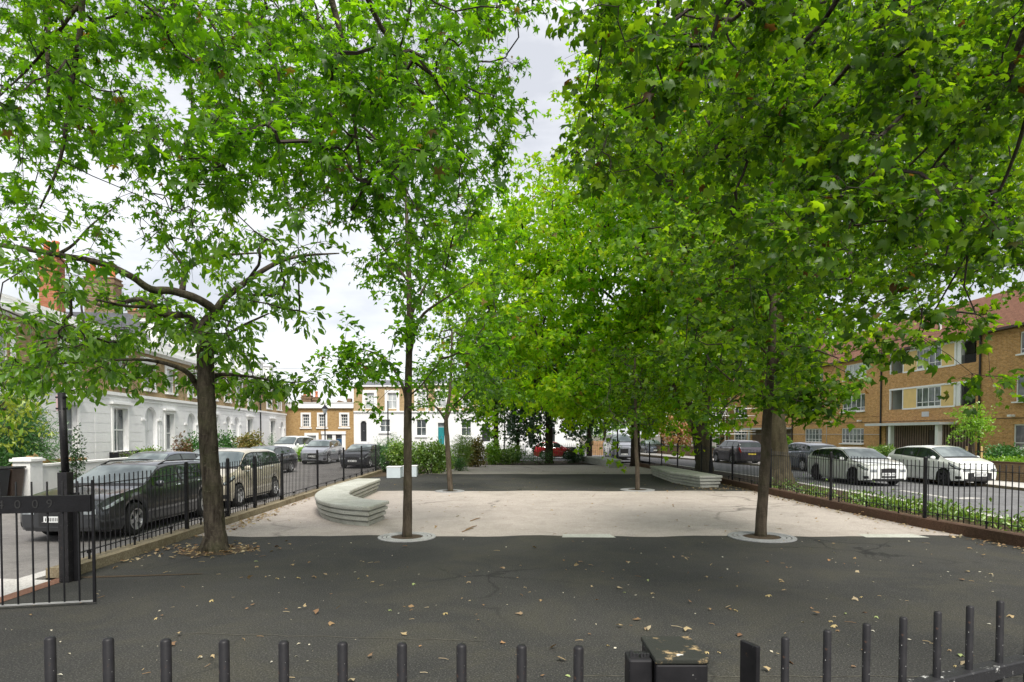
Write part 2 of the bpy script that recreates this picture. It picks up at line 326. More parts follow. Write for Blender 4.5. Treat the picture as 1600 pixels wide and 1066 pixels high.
M['litter'] = leaf_mat('dry_leaf', [(.22,.13,.07), (.33,.23,.12), (.42,.33,.19), (.17,.09,.05), (.48,.41,.27)], .15, 1, .7, .02)
M['litter_y'] = leaf_mat('yellow_fallen_leaf', [(.54,.43,.22), (.46,.36,.17)], .1, 1, .7, .02)
M['litter_p'] = leaf_mat('pale_speck', [(.6,.56,.44), (.5,.45,.34), (.66,.64,.55)], .1, 1, .7, .02)
M['litter_b'] = leaf_mat('brown_fallen_leaf', [(.30,.17,.09), (.37,.22,.11)], .1, 1, .7, .02)
M['litter_g'] = leaf_mat('green_fallen_leaf', [(.28,.36,.13), (.35,.4,.18)], .1, 1, .7, .02)
M['bark'] = bark_mat('cherry_bark', (.016,.012,.009), (.125,.105,.08), scale=2.6, moss=(.075,.085,.035), moss_amt=.45)
M['bark_y'] = bark_mat('young_bark', (.045,.036,.026), (.125,.10,.075), moss_amt=.35, scale=3.0)
M['bark_p'] = bark_mat('plane_bark', (.055,.045,.028), (.15,.125,.08), (.085,.085,.04), .5, 1.6)
M['bark_d'] = bark_mat('dark_bark', (.025,.018,.013), (.06,.045,.035))
M['twig'] = simple('twig_bark', (.035,.026,.02), .9, 0, .3, 8)
# ------------------------------------------------------------------ ground, roads, paths
def sheet(name, pts, z, mat, sub=0):
    m = MB(); m.poly([(p[0], p[1], z) for p in pts]); o = m.build(name, mat); return tag(o, kind='structure')
sheet('ground', [(-400,-200),(400,-200),(400,500),(-400,500)], -.22, M['earth'])
def lx(Y): return -5.93-.02*Y                     # inner foot of the left kerb
RP = [(9.6,5.5),(9.0,10.0),(8.62,13.0),(8.40,16.5),(8.34,24.0),(8.25,28.0),(7.85,33.0),(7.5,38.0)]
def rx(Y):
    for (a, b), (c, d) in zip(RP, RP[1:]):
        if Y <= d: return a+(c-a)*(Y-b)/(d-b)
    return RP[-1][0]
park = [(lx(-4),-4),(lx(28),28),(-6.6,33),(-5,44),(7.2,44),(7.5,38)]+RP[::-1]+[(9.8,-4)]
sheet('dark_tarmac', park, 0, M['tarmac'])
def band(name, y0, y1, z, mat, wav, xl=None, xr_=None):
    pts = []; n = 40
    a, b = (xl or lx(y0)), (xr_ or rx(y0))
    for i in range(n+1):
        x = a+(b-a)*i/n; y = y0+.07*math.sin(x*1.7+wav)+.05*math.sin(x*4.1)
        pts.append((x, y))
    a, b = lx(y1) if xl is None else xl+1.0, rx(y1)
    for i in range(n, -1, -1):
        x = a+(b-a)*i/n; pts.append((x, y1+.09*math.sin(x*1.3+wav)+.06*math.sin(x*3.3)))
    sheet(name, pts, z, mat)
Y1, Y2, Y3, Y4 = G(800,838).y, G(800,767.5).y, G(800,741).y, G(800,727).y
band('pale_resin_path', Y1, Y2, .004, M['resin'], .3)
band('pale_resin_path', Y3, Y4, .004, M['resin'], 1.3, -4.4)
for u0, u1 in ((878,962),(1352,1450)):
    a, b = G(u0,840), G(u1,840); sheet('cement_repair', [(a.x,a.y-.03),(b.x,b.y-.05),(b.x-.06,b.y+.36),(a.x+.05,a.y+.34)], .008, M['concrete'])
# soil bed in the far left corner and along the far edge
sheet('planting_soil', [(lx(28)+.02,27.2),(-4.6,29.6),(-3.6,32.5),(-2.4,37.6),(2,38.6),(4.4,39.2),(7.0,39.4),(7.2,44),(-5,44),(-6.55,33)], .012, M['soil'])
sheet('roadway', [(-15.2,-30),(-6.9,-30),(-7.3,45),(12,45),(11.6,20),(11.5,-30),(18.4,-30),(17.7,22.7),(13.9,43),(10.6,61),(8,64),(8,200),(-3,200),(-3,57),(-19,57),(-16,20)], -.10, M['road'])
sheet('side_road', [(-15.1,4),(-6.95,4),(-7.3,44.8),(-19,44.8)], -.096, M['road2'])
sheet('right_road', [(11.3,-20),(18.2,-20),(17.7,22.7),(13.9,43),(13.3,47),(9.5,47),(9.6,38),(11.3,24)], .0, M['road'])
# kerbs
def strip(name, pts_in, wdt, z0, z1, mat, side):
    n = len(pts_in); outp = [(p[0]+side*wdt, p[1]) for p in pts_in]
    m = MB()
    for i in range(n-1):
        a, b, c, d = pts_in[i], pts_in[i+1], outp[i+1], outp[i]
        q = [(a[0],a[1],z1),(b[0],b[1],z1),(c[0],c[1],z1-.01),(d[0],d[1],z1-.01)]
        m.poly(q if side < 0 else q[::-1])
        q = [(a[0],a[1],z0),(b[0],b[1],z0),(b[0],b[1],z1),(a[0],a[1],z1)]; m.poly(q)
        q = [(d[0],d[1],z1-.01),(c[0],c[1],z1-.01),(c[0],c[1],z0-.2),(d[0],d[1],z0-.2)]; m.poly(q)
    for q in (0, n-1):
        a, d = pts_in[q], outp[q]; m.poly([(a[0],a[1],z0),(d[0],d[1],z0),(d[0],d[1],z1),(a[0],a[1],z1)])
    return tag(m.build(name, mat), kind='structure')
def wobble(ps, step=.6, amp=.012):
    o = []
    for (a, b), (c, d) in zip(ps, ps[1:]):
        k = max(1, int(math.hypot(c-a, d-b)/step))
        for i in range(k): o.append((a+(c-a)*i/k+random.uniform(-amp, amp), b+(d-b)*i/k))
    return o+[ps[-1]]
strip('stone_kerb', wobble([(lx(8.35),8.35),(lx(20),20),(lx(28),28),(-6.6,33)]), .34, 0, .14, M['kerbstone'], -1)
strip('brick_kerb', wobble(RP), .30, 0, .2, M['kerbbrick'], 1)
strip('road_kerb', [(-6.62,8.3),(-6.95,30),(-7.05,44)], .28, -.2, -.02, M['pave'], -1)
vg = [(9.85,5.5),(9.3,10),(8.92,13),(8.7,16.5),(8.64,24),(8.55,28),(8.15,33),(7.8,38)]
sheet('verge_soil', vg+[(9.6,38),(10.9,24),(11.0,5.5)], .10, M['soil'])
strip('road_kerb', [(10.85,-10),(10.85,16),(10.8,24),(9.5,38)], .5, 0, .09, M['pave'], 1)
FK = [(18.2,-20),(17.7,22.7),(13.9,43),(10.8,60)]
sheet('pavement', FK+[(13.4,60.5),(16.3,43.5),(20.1,23),(21,-20)], .07, M['pave'])
strip('road_kerb', FK, .16, -.05, .10, M['kerbstone'], 1)
sheet('front_lawn', [(20.1,-20),(20.1,23),(16.3,43.5),(13.4,60.5),(13,90),(30,90),(32,-20)], .09, simple('lawn_grass', (.07,.11,.03), .9, 0, .4, 3, .6, 30))
sheet('white_paving', [(-9.4,5.2),(lx(5.2)-.16,5.2),(lx(8.2)-.16,8.25),(-9.4,8.6)], -.006, M['pave'])
sheet('brick_edging', [(lx(2)-.16,2),(lx(2)+.05,2),(lx(8.3)+.05,8.3),(lx(8.3)-.16,8.3)], .006, M['redbrick_edge'])
sheet('brick_edging', [(lx(8.3)+.06,8.3),(-4.4,8.56),(-4.4,8.60),(lx(8.3)+.06,8.42)], .006, M['soil'])
sheet('front_garden_soil', [(-16.2,15),(-13.9,15),(-19.4,57),(-21.4,57)], -.05, M['soil'])
b_ = G(337,860); sheet('planting_soil', [(b_.x+(.60+.07*math.sin(3*t)+.04*math.sin(7*t+1))*math.cos(t), b_.y-.02+(.50+.05*math.sin(2*t+1)+.03*math.sin(6*t))*math.sin(t)) for t in [2*PI*i/40 for i in range(40)]], .007, M['soil'])
# narrow bitumen joints between the tarmac lifts
for (ua, va, ub, vb) in ((905,1057,1600,1058),(300,990,760,1002)):
    a, b = G(ua,va), G(ub,vb); n = 24; up = []; dn = []
    for i in range(n+1):
        x = a.x+(b.x-a.x)*i/n; y = a.y+(b.y-a.y)*i/n+.012*math.sin(i*1.3)+.008*math.sin(i*2.9); up.append((x,y+.006)); dn.append((x,y-.006))
    sheet('tarmac_joint', up+dn[::-1], .004, M['joint'])
# arrow marking worn on the right road
a = G(1480,778,.0); sheet('road_marking', [(a.x-.1,a.y),(a.x+.12,a.y+.05),(a.x+.2,a.y+2.4),(a.x,a.y+2.4)], .005, M['pave'])
a = G(1495,779,.0); sheet('road_marking', [(a.x,a.y-.25),(a.x+.9,a.y),(a.x+.6,a.y+.3),(a.x,a.y+.1)], .005, M['pave'])

# ------------------------------------------------------------------ fences
def bar_mesh(r, h, n=7):
    m = MB(); m.lathe([(r,0),(r,h-r*.5),(r*.75,h-r*.12),(r*.01,h)], n); return m
def along(path, step):
    o = []; d0 = 0.0
    for (a, b), (c, d) in zip(path, path[1:]):
        Ln = math.hypot(c-a, d-b); t = d0
        while t < Ln: o.append((a+(c-a)*t/Ln, b+(d-b)*t/Ln)); t += step
        d0 = t-Ln
    return o
def fence(label, path, zb, ztop, posts, name='iron_fence', step=.125, skip=()):
    base = thing(name, label, 'fence', (path[0][0], path[0][1], 0))
    bx, by = path[0]
    h = ztop-zb-.03
    pts = sorted(along(path, step), key=lambda p: p[1])
    bar0 = bar_mesh(.0095, h).build('bar', M['iron'], base, True); bar0.location = (pts[0][0]-bx, pts[0][1]-by, zb+.03)
    for p in pts[1:100]: copy_obj(bar0, base, (p[0]-bx, p[1]-by, zb+.03+random.uniform(-.006,.006)))
    if len(pts) > 100:
        m = MB()
        for p in pts[100:]: m.lathe([(.0095,0),(.0095,h-.006),(.001,h)], 5, c=(p[0]-bx, p[1]-by, zb+.03))
        tag(m.build('bar', M['iron'], base, True), kind='stuff')
    for z in (zb+.13, ztop-.13):
        m = MB()
        for (a, b), (c, d) in zip(path, path[1:]):
            dx, dy = c-a, d-b; l = math.hypot(dx, dy); nx, ny = -dy/l*.018, dx/l*.018
            m.prism([(a-bx+nx,b-by+ny),(c-bx+nx,d-by+ny),(c-bx-nx,d-by-ny),(a-bx-nx,b-by-ny)], z-.006, z+.006)
        m.build('rail', M['iron'], base)
    pm = MB(); pm.box(-.028,.028,-.028,.028,0,ztop+.05-zb); pm.lathe([(.036,ztop+.05-zb),(.04,ztop+.06-zb),(.02,ztop+.085-zb),(.001,ztop+.09-zb)], 8)
    p0 = None
    for Y in posts:
        for (a, b), (c, d) in zip(path, path[1:]):
            if b <= Y <= d:
                x = a+(c-a)*(Y-b)/(d-b)
                if p0 is None: p0 = pm.build('post', M['iron'], base); p0.location = (x-bx, Y-by, zb)
                else: copy_obj(p0, base, (x-bx, Y-by, zb))
                break
    # short stay feet between the posts
    m = MB()
    for i in range(3, len(pts), 9): m.box(pts[i][0]-bx-.012, pts[i][0]-bx+.012, pts[i][1]-by-.012, pts[i][1]-by+.012, zb-.02, zb+.13); m.box(pts[i][0]-bx-.022, pts[i][0]-bx+.022, pts[i][1]-by-.022, pts[i][1]-by+.022, zb+.085, zb+.12)
    m.build('foot', M['iron'], base)
    return base
fence('black iron railings on the stone kerb beside the left row of parked cars',
      [(lx(8.6)-.16,8.6),(lx(20)-.17,20),(lx(28)-.17,28),(-6.72,33)], .14, 1.36, [11.8,13.6,15.1,17,20.3,23.7,26.8,29.8])
fence('black iron railings on the red brick kerb before the two white cars',
      [(x+.15, y) for x, y in RP], .2, 1.42, [8.0,12.9,16.3,20.0,23.4,27,30.2,32.6,34.8])
fence('short black railings closing the far edge of the square before the white terrace',
      [(-2.6,44.4),(3,44.8),(7.2,45.0)], 0, 1.25, [44.5,44.9], step=.14)

# foreground railing
YF = 1.35; zt = W(440,1000,YF).z
fr = thing('front_railing', 'row of black round-topped bars along the bottom edge, nearest to the viewer', 'railing', (-1.1,YF,0))
us = [-14,78,169,259,350,443,535,628,721,815,904]
b0 = None
for i, u in enumerate(us):
    p = W(u, 993+1.6*i if u > 0 else 992, YF)
    if b0 is None:
        b0 = bar_mesh(.0115, zt-.1, 14).build('bar', M['iron_worn'], fr, True); b0.location = (p.x+1.1, 0, p.z-(zt-.1))
    else: copy_obj(b0, fr, (p.x+1.1, 0, p.z-(zt-.1)))
m = MB(); m.box(-.2,1.25,-.02,.02,1.32,1.332); m.build('rail', M['iron_worn'], fr, bevel=.003)
m = MB(); m.box(-.2,1.25,-.02,.02,.2,.212); m.build('rail', M['iron_worn'], fr, bevel=.003)
gp = thing('gate_post', 'thick square black gate post with lichen and moss on its flat top', 'post', (.33,1.24,0))
def pxz(u, v, Y): return W(u, v, Y)
zp = W(1066,1029,1.165).z
a, b = W(1025,1028,1.165), W(1107,1028,1.165)
m = MB(); m.box(a.x-.33,b.x-.33,1.165-1.24,1.295-1.24,0,zp-.012); m.build('shaft', M['iron_worn'], gp, bevel=.004)
m = MB(); m.box(a.x-.332,b.x-.328,1.163-1.24,1.297-1.24,zp-.0115,zp); m.build('cap', M['lichen'], gp, bevel=.003)
c, d = W(983,1030,1.18), W(1023,1030,1.18)
ls = thing('latch_post', 'small square black post with rusty broken top beside the thick gate post', 'post', ((c.x+d.x)/2,1.20,0))
hw = (d.x-c.x)/2
m = MB(); m.box(-hw,hw-.004,-.022,.03,0,W(1000,1031,1.18).z); m.build('shaft', M['iron_worn'], ls, bevel=.004)
m = MB()
for k in range(6): m.box(-hw+.004+k*.007,-hw+.009+k*.007,-.01+.004*(k%3),-.004+.004*(k%3),W(1000,1031,1.18).z,W(1000,1031,1.18).z+random.uniform(.004,.014))
m.build('rust_flakes', M['chipped'], ls)
# opened gate leaf at the lower right
p0 = W(1172,1003,1.40); p1 = W(1573,938,1.77)
gt = thing('iron_gate', 'open black gate leaf swung towards the tarmac, chipped white paint on its top rail', 'gate', (p0.x,p0.y,0), math.atan2(p1.y-p0.y,p1.x-p0.x))
zg = (p0.z+p1.z)/2; LG = math.hypot(p1.x-p0.x,p1.y-p0.y)
m = MB(); m.box(-.006,.006,-.026,.026,.08,zg); m.build('end_stile', M['iron_worn'], gt, bevel=.002)
step = LG/7.0; g0 = None
for i in range(1, 13):
    if g0 is None: g0 = bar_mesh(.0095, zg-.1, 12).build('bar', M['iron_worn'], gt, True); g0.location = (i*step-.03,0,.1)
    else: copy_obj(g0, gt, (i*step-.03,0,.1))
zr = W(1530,1043,1.72).z
m = MB(); m.box(.006,step*13,-.022,.022,zr-.04,zr); m.build('top_rail', M['chipped'], gt, bevel=.004)
m = MB(); m.box(.006,step*13,-.02,.02,.12,.135); m.build('bottom_rail', M['iron_worn'], gt, bevel=.003)

# side gate on the left, standing open into the square
q1 = W(148,938,7.05); q0 = W(-80,951,6.74); yaw = math.atan2(q1.y-q0.y, q1.x-q0.x)
sg = thing('iron_gate', 'open black gate with a numbered lock box, in front of the dark grey estate car', 'gate', (q1.x,q1.y,0), yaw)
zT, zB = W(148,750,7.05).z, q1.z
m = MB(); m.box(-.014,.014,-.014,.014,zB-.02,zT); m.build('end_stile', M['iron'], sg, bevel=.002)
sp = .155; s0 = None
for i in range(1, 13):
    if s0 is None: s0 = bar_mesh(.0105, zT-zB-.01, 8).build('bar', M['iron'], sg, True); s0.location = (-i*sp,0,zB)
    else: copy_obj(s0, sg, (-i*sp,0,zB))
m = MB(); m.box(-12.5*sp,-.014,-.02,.02,zB-.012,zB); m.build('bottom_rail', M['greysteel'], sg)
zb0, zb1 = W(120,799,7.05).z, W(120,773,7.05).z
m = MB(); m.box(-12.5*sp,-.014,-.03,.03,zb0,zb1); bx_ = m.build('lock_box', M['iron'], sg, bevel=.004)
for ch, u in (('4',27),('0',49),('0',72),('9',91)):
    cu = bpy.data.curves.new('digit', 'FONT'); cu.body = ch; cu.size = .135; cu.extrude = .004; cu.align_x = 'CENTER'; cu.align_y = 'CENTER'
    tmp = bpy.data.objects.new('tmp', cu); col.objects.link(tmp); bpy.context.view_layer.update(); me = bpy.data.meshes.new_from_object(tmp.evaluated_get(bpy.context.evaluated_depsgraph_get())); bpy.data.objects.remove(tmp)
    o = bpy.data.objects.new('digit', me); col.objects.link(o); o.parent = bx_; me.materials.clear(); me.materials.append(M['digit'])
    xw = -(148-u)*7.0/F_PX/math.cos(yaw)
    o.location = (xw, -.031, (zb0+zb1)/2); o.rotation_euler = (PI/2,0,0)
# tall square post with a round pipe rising out of it
pp = W(101,905,8.1)
gp2 = thing('sign_post', 'tall black pipe post rising out of a square sleeve behind the numbered gate', 'post', (pp.x,8.15,0))
zs, zt2 = W(95,738,8.15).z, W(92,614,8.15).z
m = MB(); m.box(-.065,.065,-.065,.065,0,zs); m.build('sleeve', M['iron_worn'], gp2, bevel=.006)
m = MB(); m.box(.07,.125,.02,.09,0,zs-.28); m.build('gate_stop', M['iron'], gp2, bevel=.006)
m = MB(); m.tube([(0,0,zs),(-.03,0,zt2)], .046, 14); m.build('pipe', M['iron_worn'], gp2, True)
m = MB(); m.box(-.085,-.062,-.03,.03,zt2-.24,zt2-.03); m.build('sign_edge', simple('pinkish_sign', (.5,.36,.36), .5), gp2)
m = MB(); m.box(-.09,.02,-.035,.035,zt2-.22,zt2-.2); m.box(-.09,.02,-.035,.035,zt2-.07,zt2-.05); m.build('bracket', M['iron'], gp2)

# ------------------------------------------------------------------ concrete benches
def catmull(ps, k=6):
    n = len(ps); o = []
    for i in range(n):
        p0, p1, p2, p3 = (Vector((*ps[(i+j-1) % n][:2],0)) for j in range(4))
        sharp1 = len(ps[i]) > 2 and ps[i][2]; sharp2 = len(ps[(i+1) % n]) > 2 and ps[(i+1) % n][2]
        if sharp1: p0 = p1
        if sharp2: p3 = p2
        if sharp1 and sharp2: o.append((p1.x,p1.y)); continue
        for t in range(k):
            t /= k
            q = .5*((2*p1)+(p2-p0)*t+(2*p0-5*p1+4*p2-p3)*t*t+(3*p1-p0-3*p2+p3)*t**3); o.append((q.x,q.y))
    return o
def inset(ps, d):
    n = len(ps); A = sum(ps[i][0]*ps[(i+1)%n][1]-ps[(i+1)%n][0]*ps[i][1] for i in range(n)); s = 1 if A > 0 else -1
    o = []
    for i in range(n):
        a, b, c = ps[i-1], ps[i], ps[(i+1)%n]
        n1 = Vector((-(b[1]-a[1]), b[0]-a[0])); n2 = Vector((-(c[1]-b[1]), c[0]-b[0]))
        n1.normalize(); n2.normalize(); q = n1+n2
        if q.length < .2: q = n1
        q.normalize(); k = max(.45, q.dot(n1)); o.append((b[0]+s*q.x*d/k, b[1]+s*q.y*d/k))
    return o
def bench(label, outline, h=.44):
    cx = sum(p[0] for p in outline)/len(outline); cy = sum(p[1] for p in outline)/len(outline)
    ps = [(p[0]-cx, p[1]-cy) for p in outline]
    A = sum(ps[i][0]*ps[(i+1)%len(ps)][1]-ps[(i+1)%len(ps)][0]*ps[i][1] for i in range(len(ps)))
    if A < 0: ps = ps[::-1]
    prof = [(.11,0),(.10,.085),(.135,.095),(.135,.115),(.06,.125),(.055,.205),(.10,.215),(.10,.235),(.025,.245),(.022,.32),(.065,.33),(.065,.35),(.0,.36),(-.004,.40),(.0,.425),(.014,h)]
    v = []; f = []; n = len(ps)
    for d, z in prof: v += [(x,y,z) for x, y in inset(ps, d)]
    for k in range(len(prof)-1): f += [(k*n+i,k*n+(i+1)%n,(k+1)*n+(i+1)%n,(k+1)*n+i) for i in range(n)]
    f.append(tuple(range((len(prof)-1)*n,len(prof)*n)))
    m = MB(); m.add(v, f); o = m.build('stone_bench', M['concrete']); o.location = (cx,cy,0)
    return tag(o, label, 'bench')
def gp_(l, sc_=.15, ou=480, ov=730, z=.44): return [(*G(ou+p[0]*sc_, ov+p[1]*sc_, z).xy, *p[2:]) for p in l]
bench('curved C-shaped grey concrete bench with ribbed sides on the pale path',
      catmull(gp_([(520,118,1),(280,185),(135,240),(78,290),(130,345),(330,390),(645,414,1),(852,348,1),(680,336),(530,312),(440,275),(470,235),(600,182),(762,120,1)])))
bench('long angular grey concrete bench with ribbed sides beside the forked plane tree', gp_([(770,586),(925,586),(1525,688),(1288,693),(985,652)], .15, 900, 640))
bench('farthest pale concrete bench, bent, near the red car and the van', gp_([(45,486),(215,486),(330,492),(478,520),(340,534),(255,510)], .15, 900, 640))
# two low boxes
for (x0,x1,y0,y1,lab) in ((-5.55,-4.95,26.8,27.45,'nearer pale grey box on the tarmac, left of the slim tree trunk'),(-4.98,-4.35,27.55,28.2,'second pale grey box, set back and half behind the slim tree trunk')):
    t = thing('low_box', lab, 'box', ((x0+x1)/2,(y0+y1)/2,0), R(3)); a, b = (x1-x0)/2,(y1-y0)/2
    m = MB(); m.box(-a,a,-b,b,.015,.49); m.build('body', M['palebox'], t, bevel=.01)
    m = MB(); m.box(-a-.015,a+.015,-b-.015,b+.015,.491,.52); m.build('lid', M['white'], t, bevel=.008)
# ------------------------------------------------------------------ round tree grates
def grate(label, x, y, r, mat, soil=True):
    t = thing('tree_grate', label, 'tree grate', (x,y,0)); 
    for r0, r1 in ((.56*r,.70*r),(.73*r,.84*r),(.87*r,r)):
        m = MB(); m.lathe([(r0,.004),(r0,.022),(r1,.022),(r1,.004)], 40); m.build('ring', mat, t)
    m = MB(); m.lathe([(.001,.012),(.54*r,.012)], 24); m.build('soil_patch', M['soil'], t)
gA = G(636,840); gB = G(1190,840); gC = G(703,768); gD = G(996,766)
grate('pale round tree grate at the foot of the slim trunk beside the curved bench', gA.x, gA.y, .55, M['ring'])
grate('grey round tree grate at the foot of the leaning young tree on the right', gB.x, gB.y, .62, M['granite'])
grate('small round tree grate at the foot of the middle slim tree', gC.x, gC.y, .5, M['granite'])
grate('dark round tree grate at the foot of the thinnest far tree', gD.x, gD.y, .6, M['granite'])
# ------------------------------------------------------------------ leaves
def leaf_tpl(kind):
    if kind in ('maple', 'plane'):
        deep = .22 if kind == 'maple' else .36; c = np.array([0,.36])
        tips = [(-28,.34),(34,.56),(90,.66),(146,.56),(208,.34)]; sin_ = [(-66,.22),(4,deep),(62,deep+.03),(118,deep+.03),(176,deep),(246,.22)]
        P = [(0,.36,0)]
        for a, r in sin_: P.append((c[0]+r*math.cos(R(a)), c[1]+r*math.sin(R(a)), -.02))
        for a, r in tips: P.append((c[0]+r*math.cos(R(a)), c[1]+r*math.sin(R(a)), -.16*r/.6))
        F = [(0,1+k,7+k,2+k) for k in range(5)]; return np.array(P), F
    if kind == 'ovate':
        return np.array([(0,0,0),(.21,.38,.07),(.15,.72,.03),(0,1,-.12),(-.15,.72,.03),(-.21,.38,.07),(0,.42,-.02)]), [(0,1,2,6),(6,2,3,4),(0,6,4,5)]
    if kind == 'lobed':          # cheap three-lobed leaf for crowns farther away
        return np.array([(0,.3,0),(0,0,-.02),(.5,.25,-.1),(.2,.52,0),(0,.95,-.16),(-.2,.52,0),(-.5,.25,-.1)]), [(0,1,2,3),(0,3,4,5),(0,5,6,1)]
    if kind == 'blade':
        return np.array([(0,0,0),(.06,.5,.02),(0,1,-.15),(-.06,.5,.02)]), [(0,1,2,3)]
    return np.array([(0,0,0),(.3,.5,.05),(0,1,-.1),(-.3,.5,.05)]), [(0,1,2,3)]
TPL = {k: leaf_tpl(k) for k in ('maple','plane','ovate','lobed','blade','kite')}
def nrm(a): return a/np.maximum(np.linalg.norm(a, axis=1, keepdims=True), 1e-9)
def leaf_mesh(name, pos, dirs, nors, size, kind, mat, parent=None, origin=(0,0,0)):
    tv, tf = TPL[kind]; n = len(pos); k = len(tv)
    D = nrm(dirs); Nn = nors-D*np.sum(nors*D, axis=1, keepdims=True); Nn = nrm(Nn); X = np.cross(D, Nn)
    wv = rng.uniform(.85, 1.15, (n,1)); cu = rng.uniform(-.3, 2.6, (n,1,1))
    V = (pos-np.array(origin))[:,None,:]+size[:,None,None]*(tv[None,:,0:1]*X[:,None,:]*wv[:,None,:]+tv[None,:,1:2]*D[:,None,:]+tv[None,:,2:3]*cu*Nn[:,None,:])
    V = V.reshape(-1,3).astype(np.float32)
    loops = np.concatenate([np.array(f) for f in tf]); tot = np.array([len(f) for f in tf]); nl = len(loops)
    LI = (np.arange(n)[:,None]*k+loops[None,:]).reshape(-1).astype(np.int32); LT = np.tile(tot, n).astype(np.int32); LS = np.concatenate([[0], np.cumsum(LT)[:-1]]).astype(np.int32)
    me = bpy.data.meshes.new(name); me.vertices.add(len(V)); me.vertices.foreach_set('co', V.ravel())
    me.loops.add(len(LI)); me.loops.foreach_set('vertex_index', LI); me.polygons.add(len(LT)); me.polygons.foreach_set('loop_start', LS); me.polygons.foreach_set('loop_total', LT)
    me.materials.append(mat); me.update(calc_edges=True); me.validate()
    o = bpy.data.objects.new(name, me); col.objects.link(o)
    if parent: o.parent = parent
    return o
def leafblob(parent, name, cents, rads, n, size, kind, mat, up=.35, origin=(0,0,0), shell=.55, zmin=None):
    """leaves through the volume of one or more ellipsoids, denser towards the skin"""
    vol = np.array([r[0]*r[1]*r[2] for r in rads])**.8; cnt = np.maximum(1, (n*vol/vol.sum()).astype(int)); P = []; O = []
    for c, r, k in zip(cents, rads, cnt):
        d = nrm(rng.normal(size=(k,3))); rr = np.maximum(rng.random(k), rng.random(k)*.0+shell*rng.random(k))**.45
        lump = 1+.22*np.sin(d[:,0]*5+c[0]*7)*np.sin(d[:,1]*6+c[1]*3)+.18*np.sin(d[:,2]*7+c[2]*5+d[:,0]*4)
        P.append(np.array(c)+d*np.array(r)*(rr*lump)[:,None]); O.append(d)
    P = np.concatenate(P); O = np.concatenate(O)
    if zmin is not None: P[:,2] = np.maximum(P[:,2], zmin+rng.random(len(P))*.1)
    dr = O*.8+rng.normal(size=P.shape)*.6; dr[:,2] -= .15; no = O*.5+rng.normal(size=P.shape)*.5; no[:,2] += up
    return leaf_mesh(name, P, dr, no, size*rng.uniform(.6,1.25,len(P)), kind, mat, parent, origin)
def shrub(label, u, v, Y, wpx, hpx, mat, n=900, size=.07, kind='kite', cat='shrub', name='shrub', z0=0.0, flowers=None, blobs=5, stems=7, up=.35, group=None):
    """a bush standing at depth Y: u = centre, v = foot row in the photograph, wpx/hpx its width and height there"""
    x = (u-800)*Y/F_PX; w_ = wpx*Y/F_PX/2; top = W(u, v-hpx, Y).z; h = max(.2, top-z0)
    t = thing(name, label, cat, (x,Y,z0), 0, group); C = []; Rr = []
    for i in range(blobs):
        q = random.uniform(-1,1); hh = random.uniform(.32,.72) if i else .62
        C.append((q*w_*.62, random.uniform(-.5,.5)*w_*.7, h*hh)); Rr.append((w_*random.uniform(.4,.62), w_*random.uniform(.4,.6), h*random.uniform(.26,.40)))
    C.append((0,0,h*.36)); Rr.append((w_*.85,w_*.6,h*.36))
    leafblob(t, 'foliage', C, Rr, int(n*2.6), size*1.25, kind, mat, up, zmin=.02)
    m = MB()
    for i in range(stems):
        c = random.choice(C); m.tube([(random.uniform(-.2,.2)*w_,random.uniform(-.1,.1)*w_,0),(c[0]*.5,c[1]*.5,c[2]*.55),(c[0],c[1],c[2]*1.2)], [.018,.012,.005], 5)
    m.build('stem', M['twig'], t)
    if flowers: leafblob(t, 'flower', C, [tuple(q*1.08 for q in r) for r in Rr], flowers[0], flowers[2], 'kite', M[flowers[1]], .5, shell=.95, zmin=.05)
    return t
# ------------------------------------------------------------------ trees
def mst_branches(m, roots, pts, r_tip, r_max, wig=.06, sides=4, drop=0.0):
    """grow branches from the limb points to every spray, each joining the nearest wood already there"""
    roots = np.array(roots); n = len(pts); A = np.concatenate([roots, pts]); nr = len(roots)
    best = np.full(n, 1e9); par = np.full(n, -1)
    for i in range(0, nr, 64):
        d = np.linalg.norm(pts[:,None,:]-roots[None,i:i+64,:], axis=2); j = d.argmin(1); dm = d[np.arange(n), j]; q = dm < best; best[q] = dm[q]; par[q] = j[q]+i
    best = best*1.0; done = np.zeros(n, bool); order = []; base = best.copy()
    for _ in range(n):
        b = np.where(done, 1e9, best); k = int(b.argmin()); done[k] = True; order.append(k)
        d = np.linalg.norm(pts-pts[k], axis=1)*1.06+.02; q = (~done) & (d < best); best[q] = d[q]; par[q] = nr+k
    cnt = np.ones(n)
    for k in order[::-1]:
        if par[k] >= nr: cnt[par[k]-nr] += cnt[k]
    dirs = np.zeros((n,3))
    for k in order:
        a = A[par[k]]; b = pts[k]; v = b-a; l = np.linalg.norm(v)+1e-6; dirs[k] = v/l
        r = min(r_max, r_tip*cnt[k]**.5); r2 = min(r, max(r_tip, r*.72))
        md = (a+b)/2+rng.normal(size=3)*wig*l+np.array([0,0,drop*l])
        m.tube([a, md, b], [r,(r+r2)/2,r2], sides if r < .02 else 6, cap=False)
    return dirs
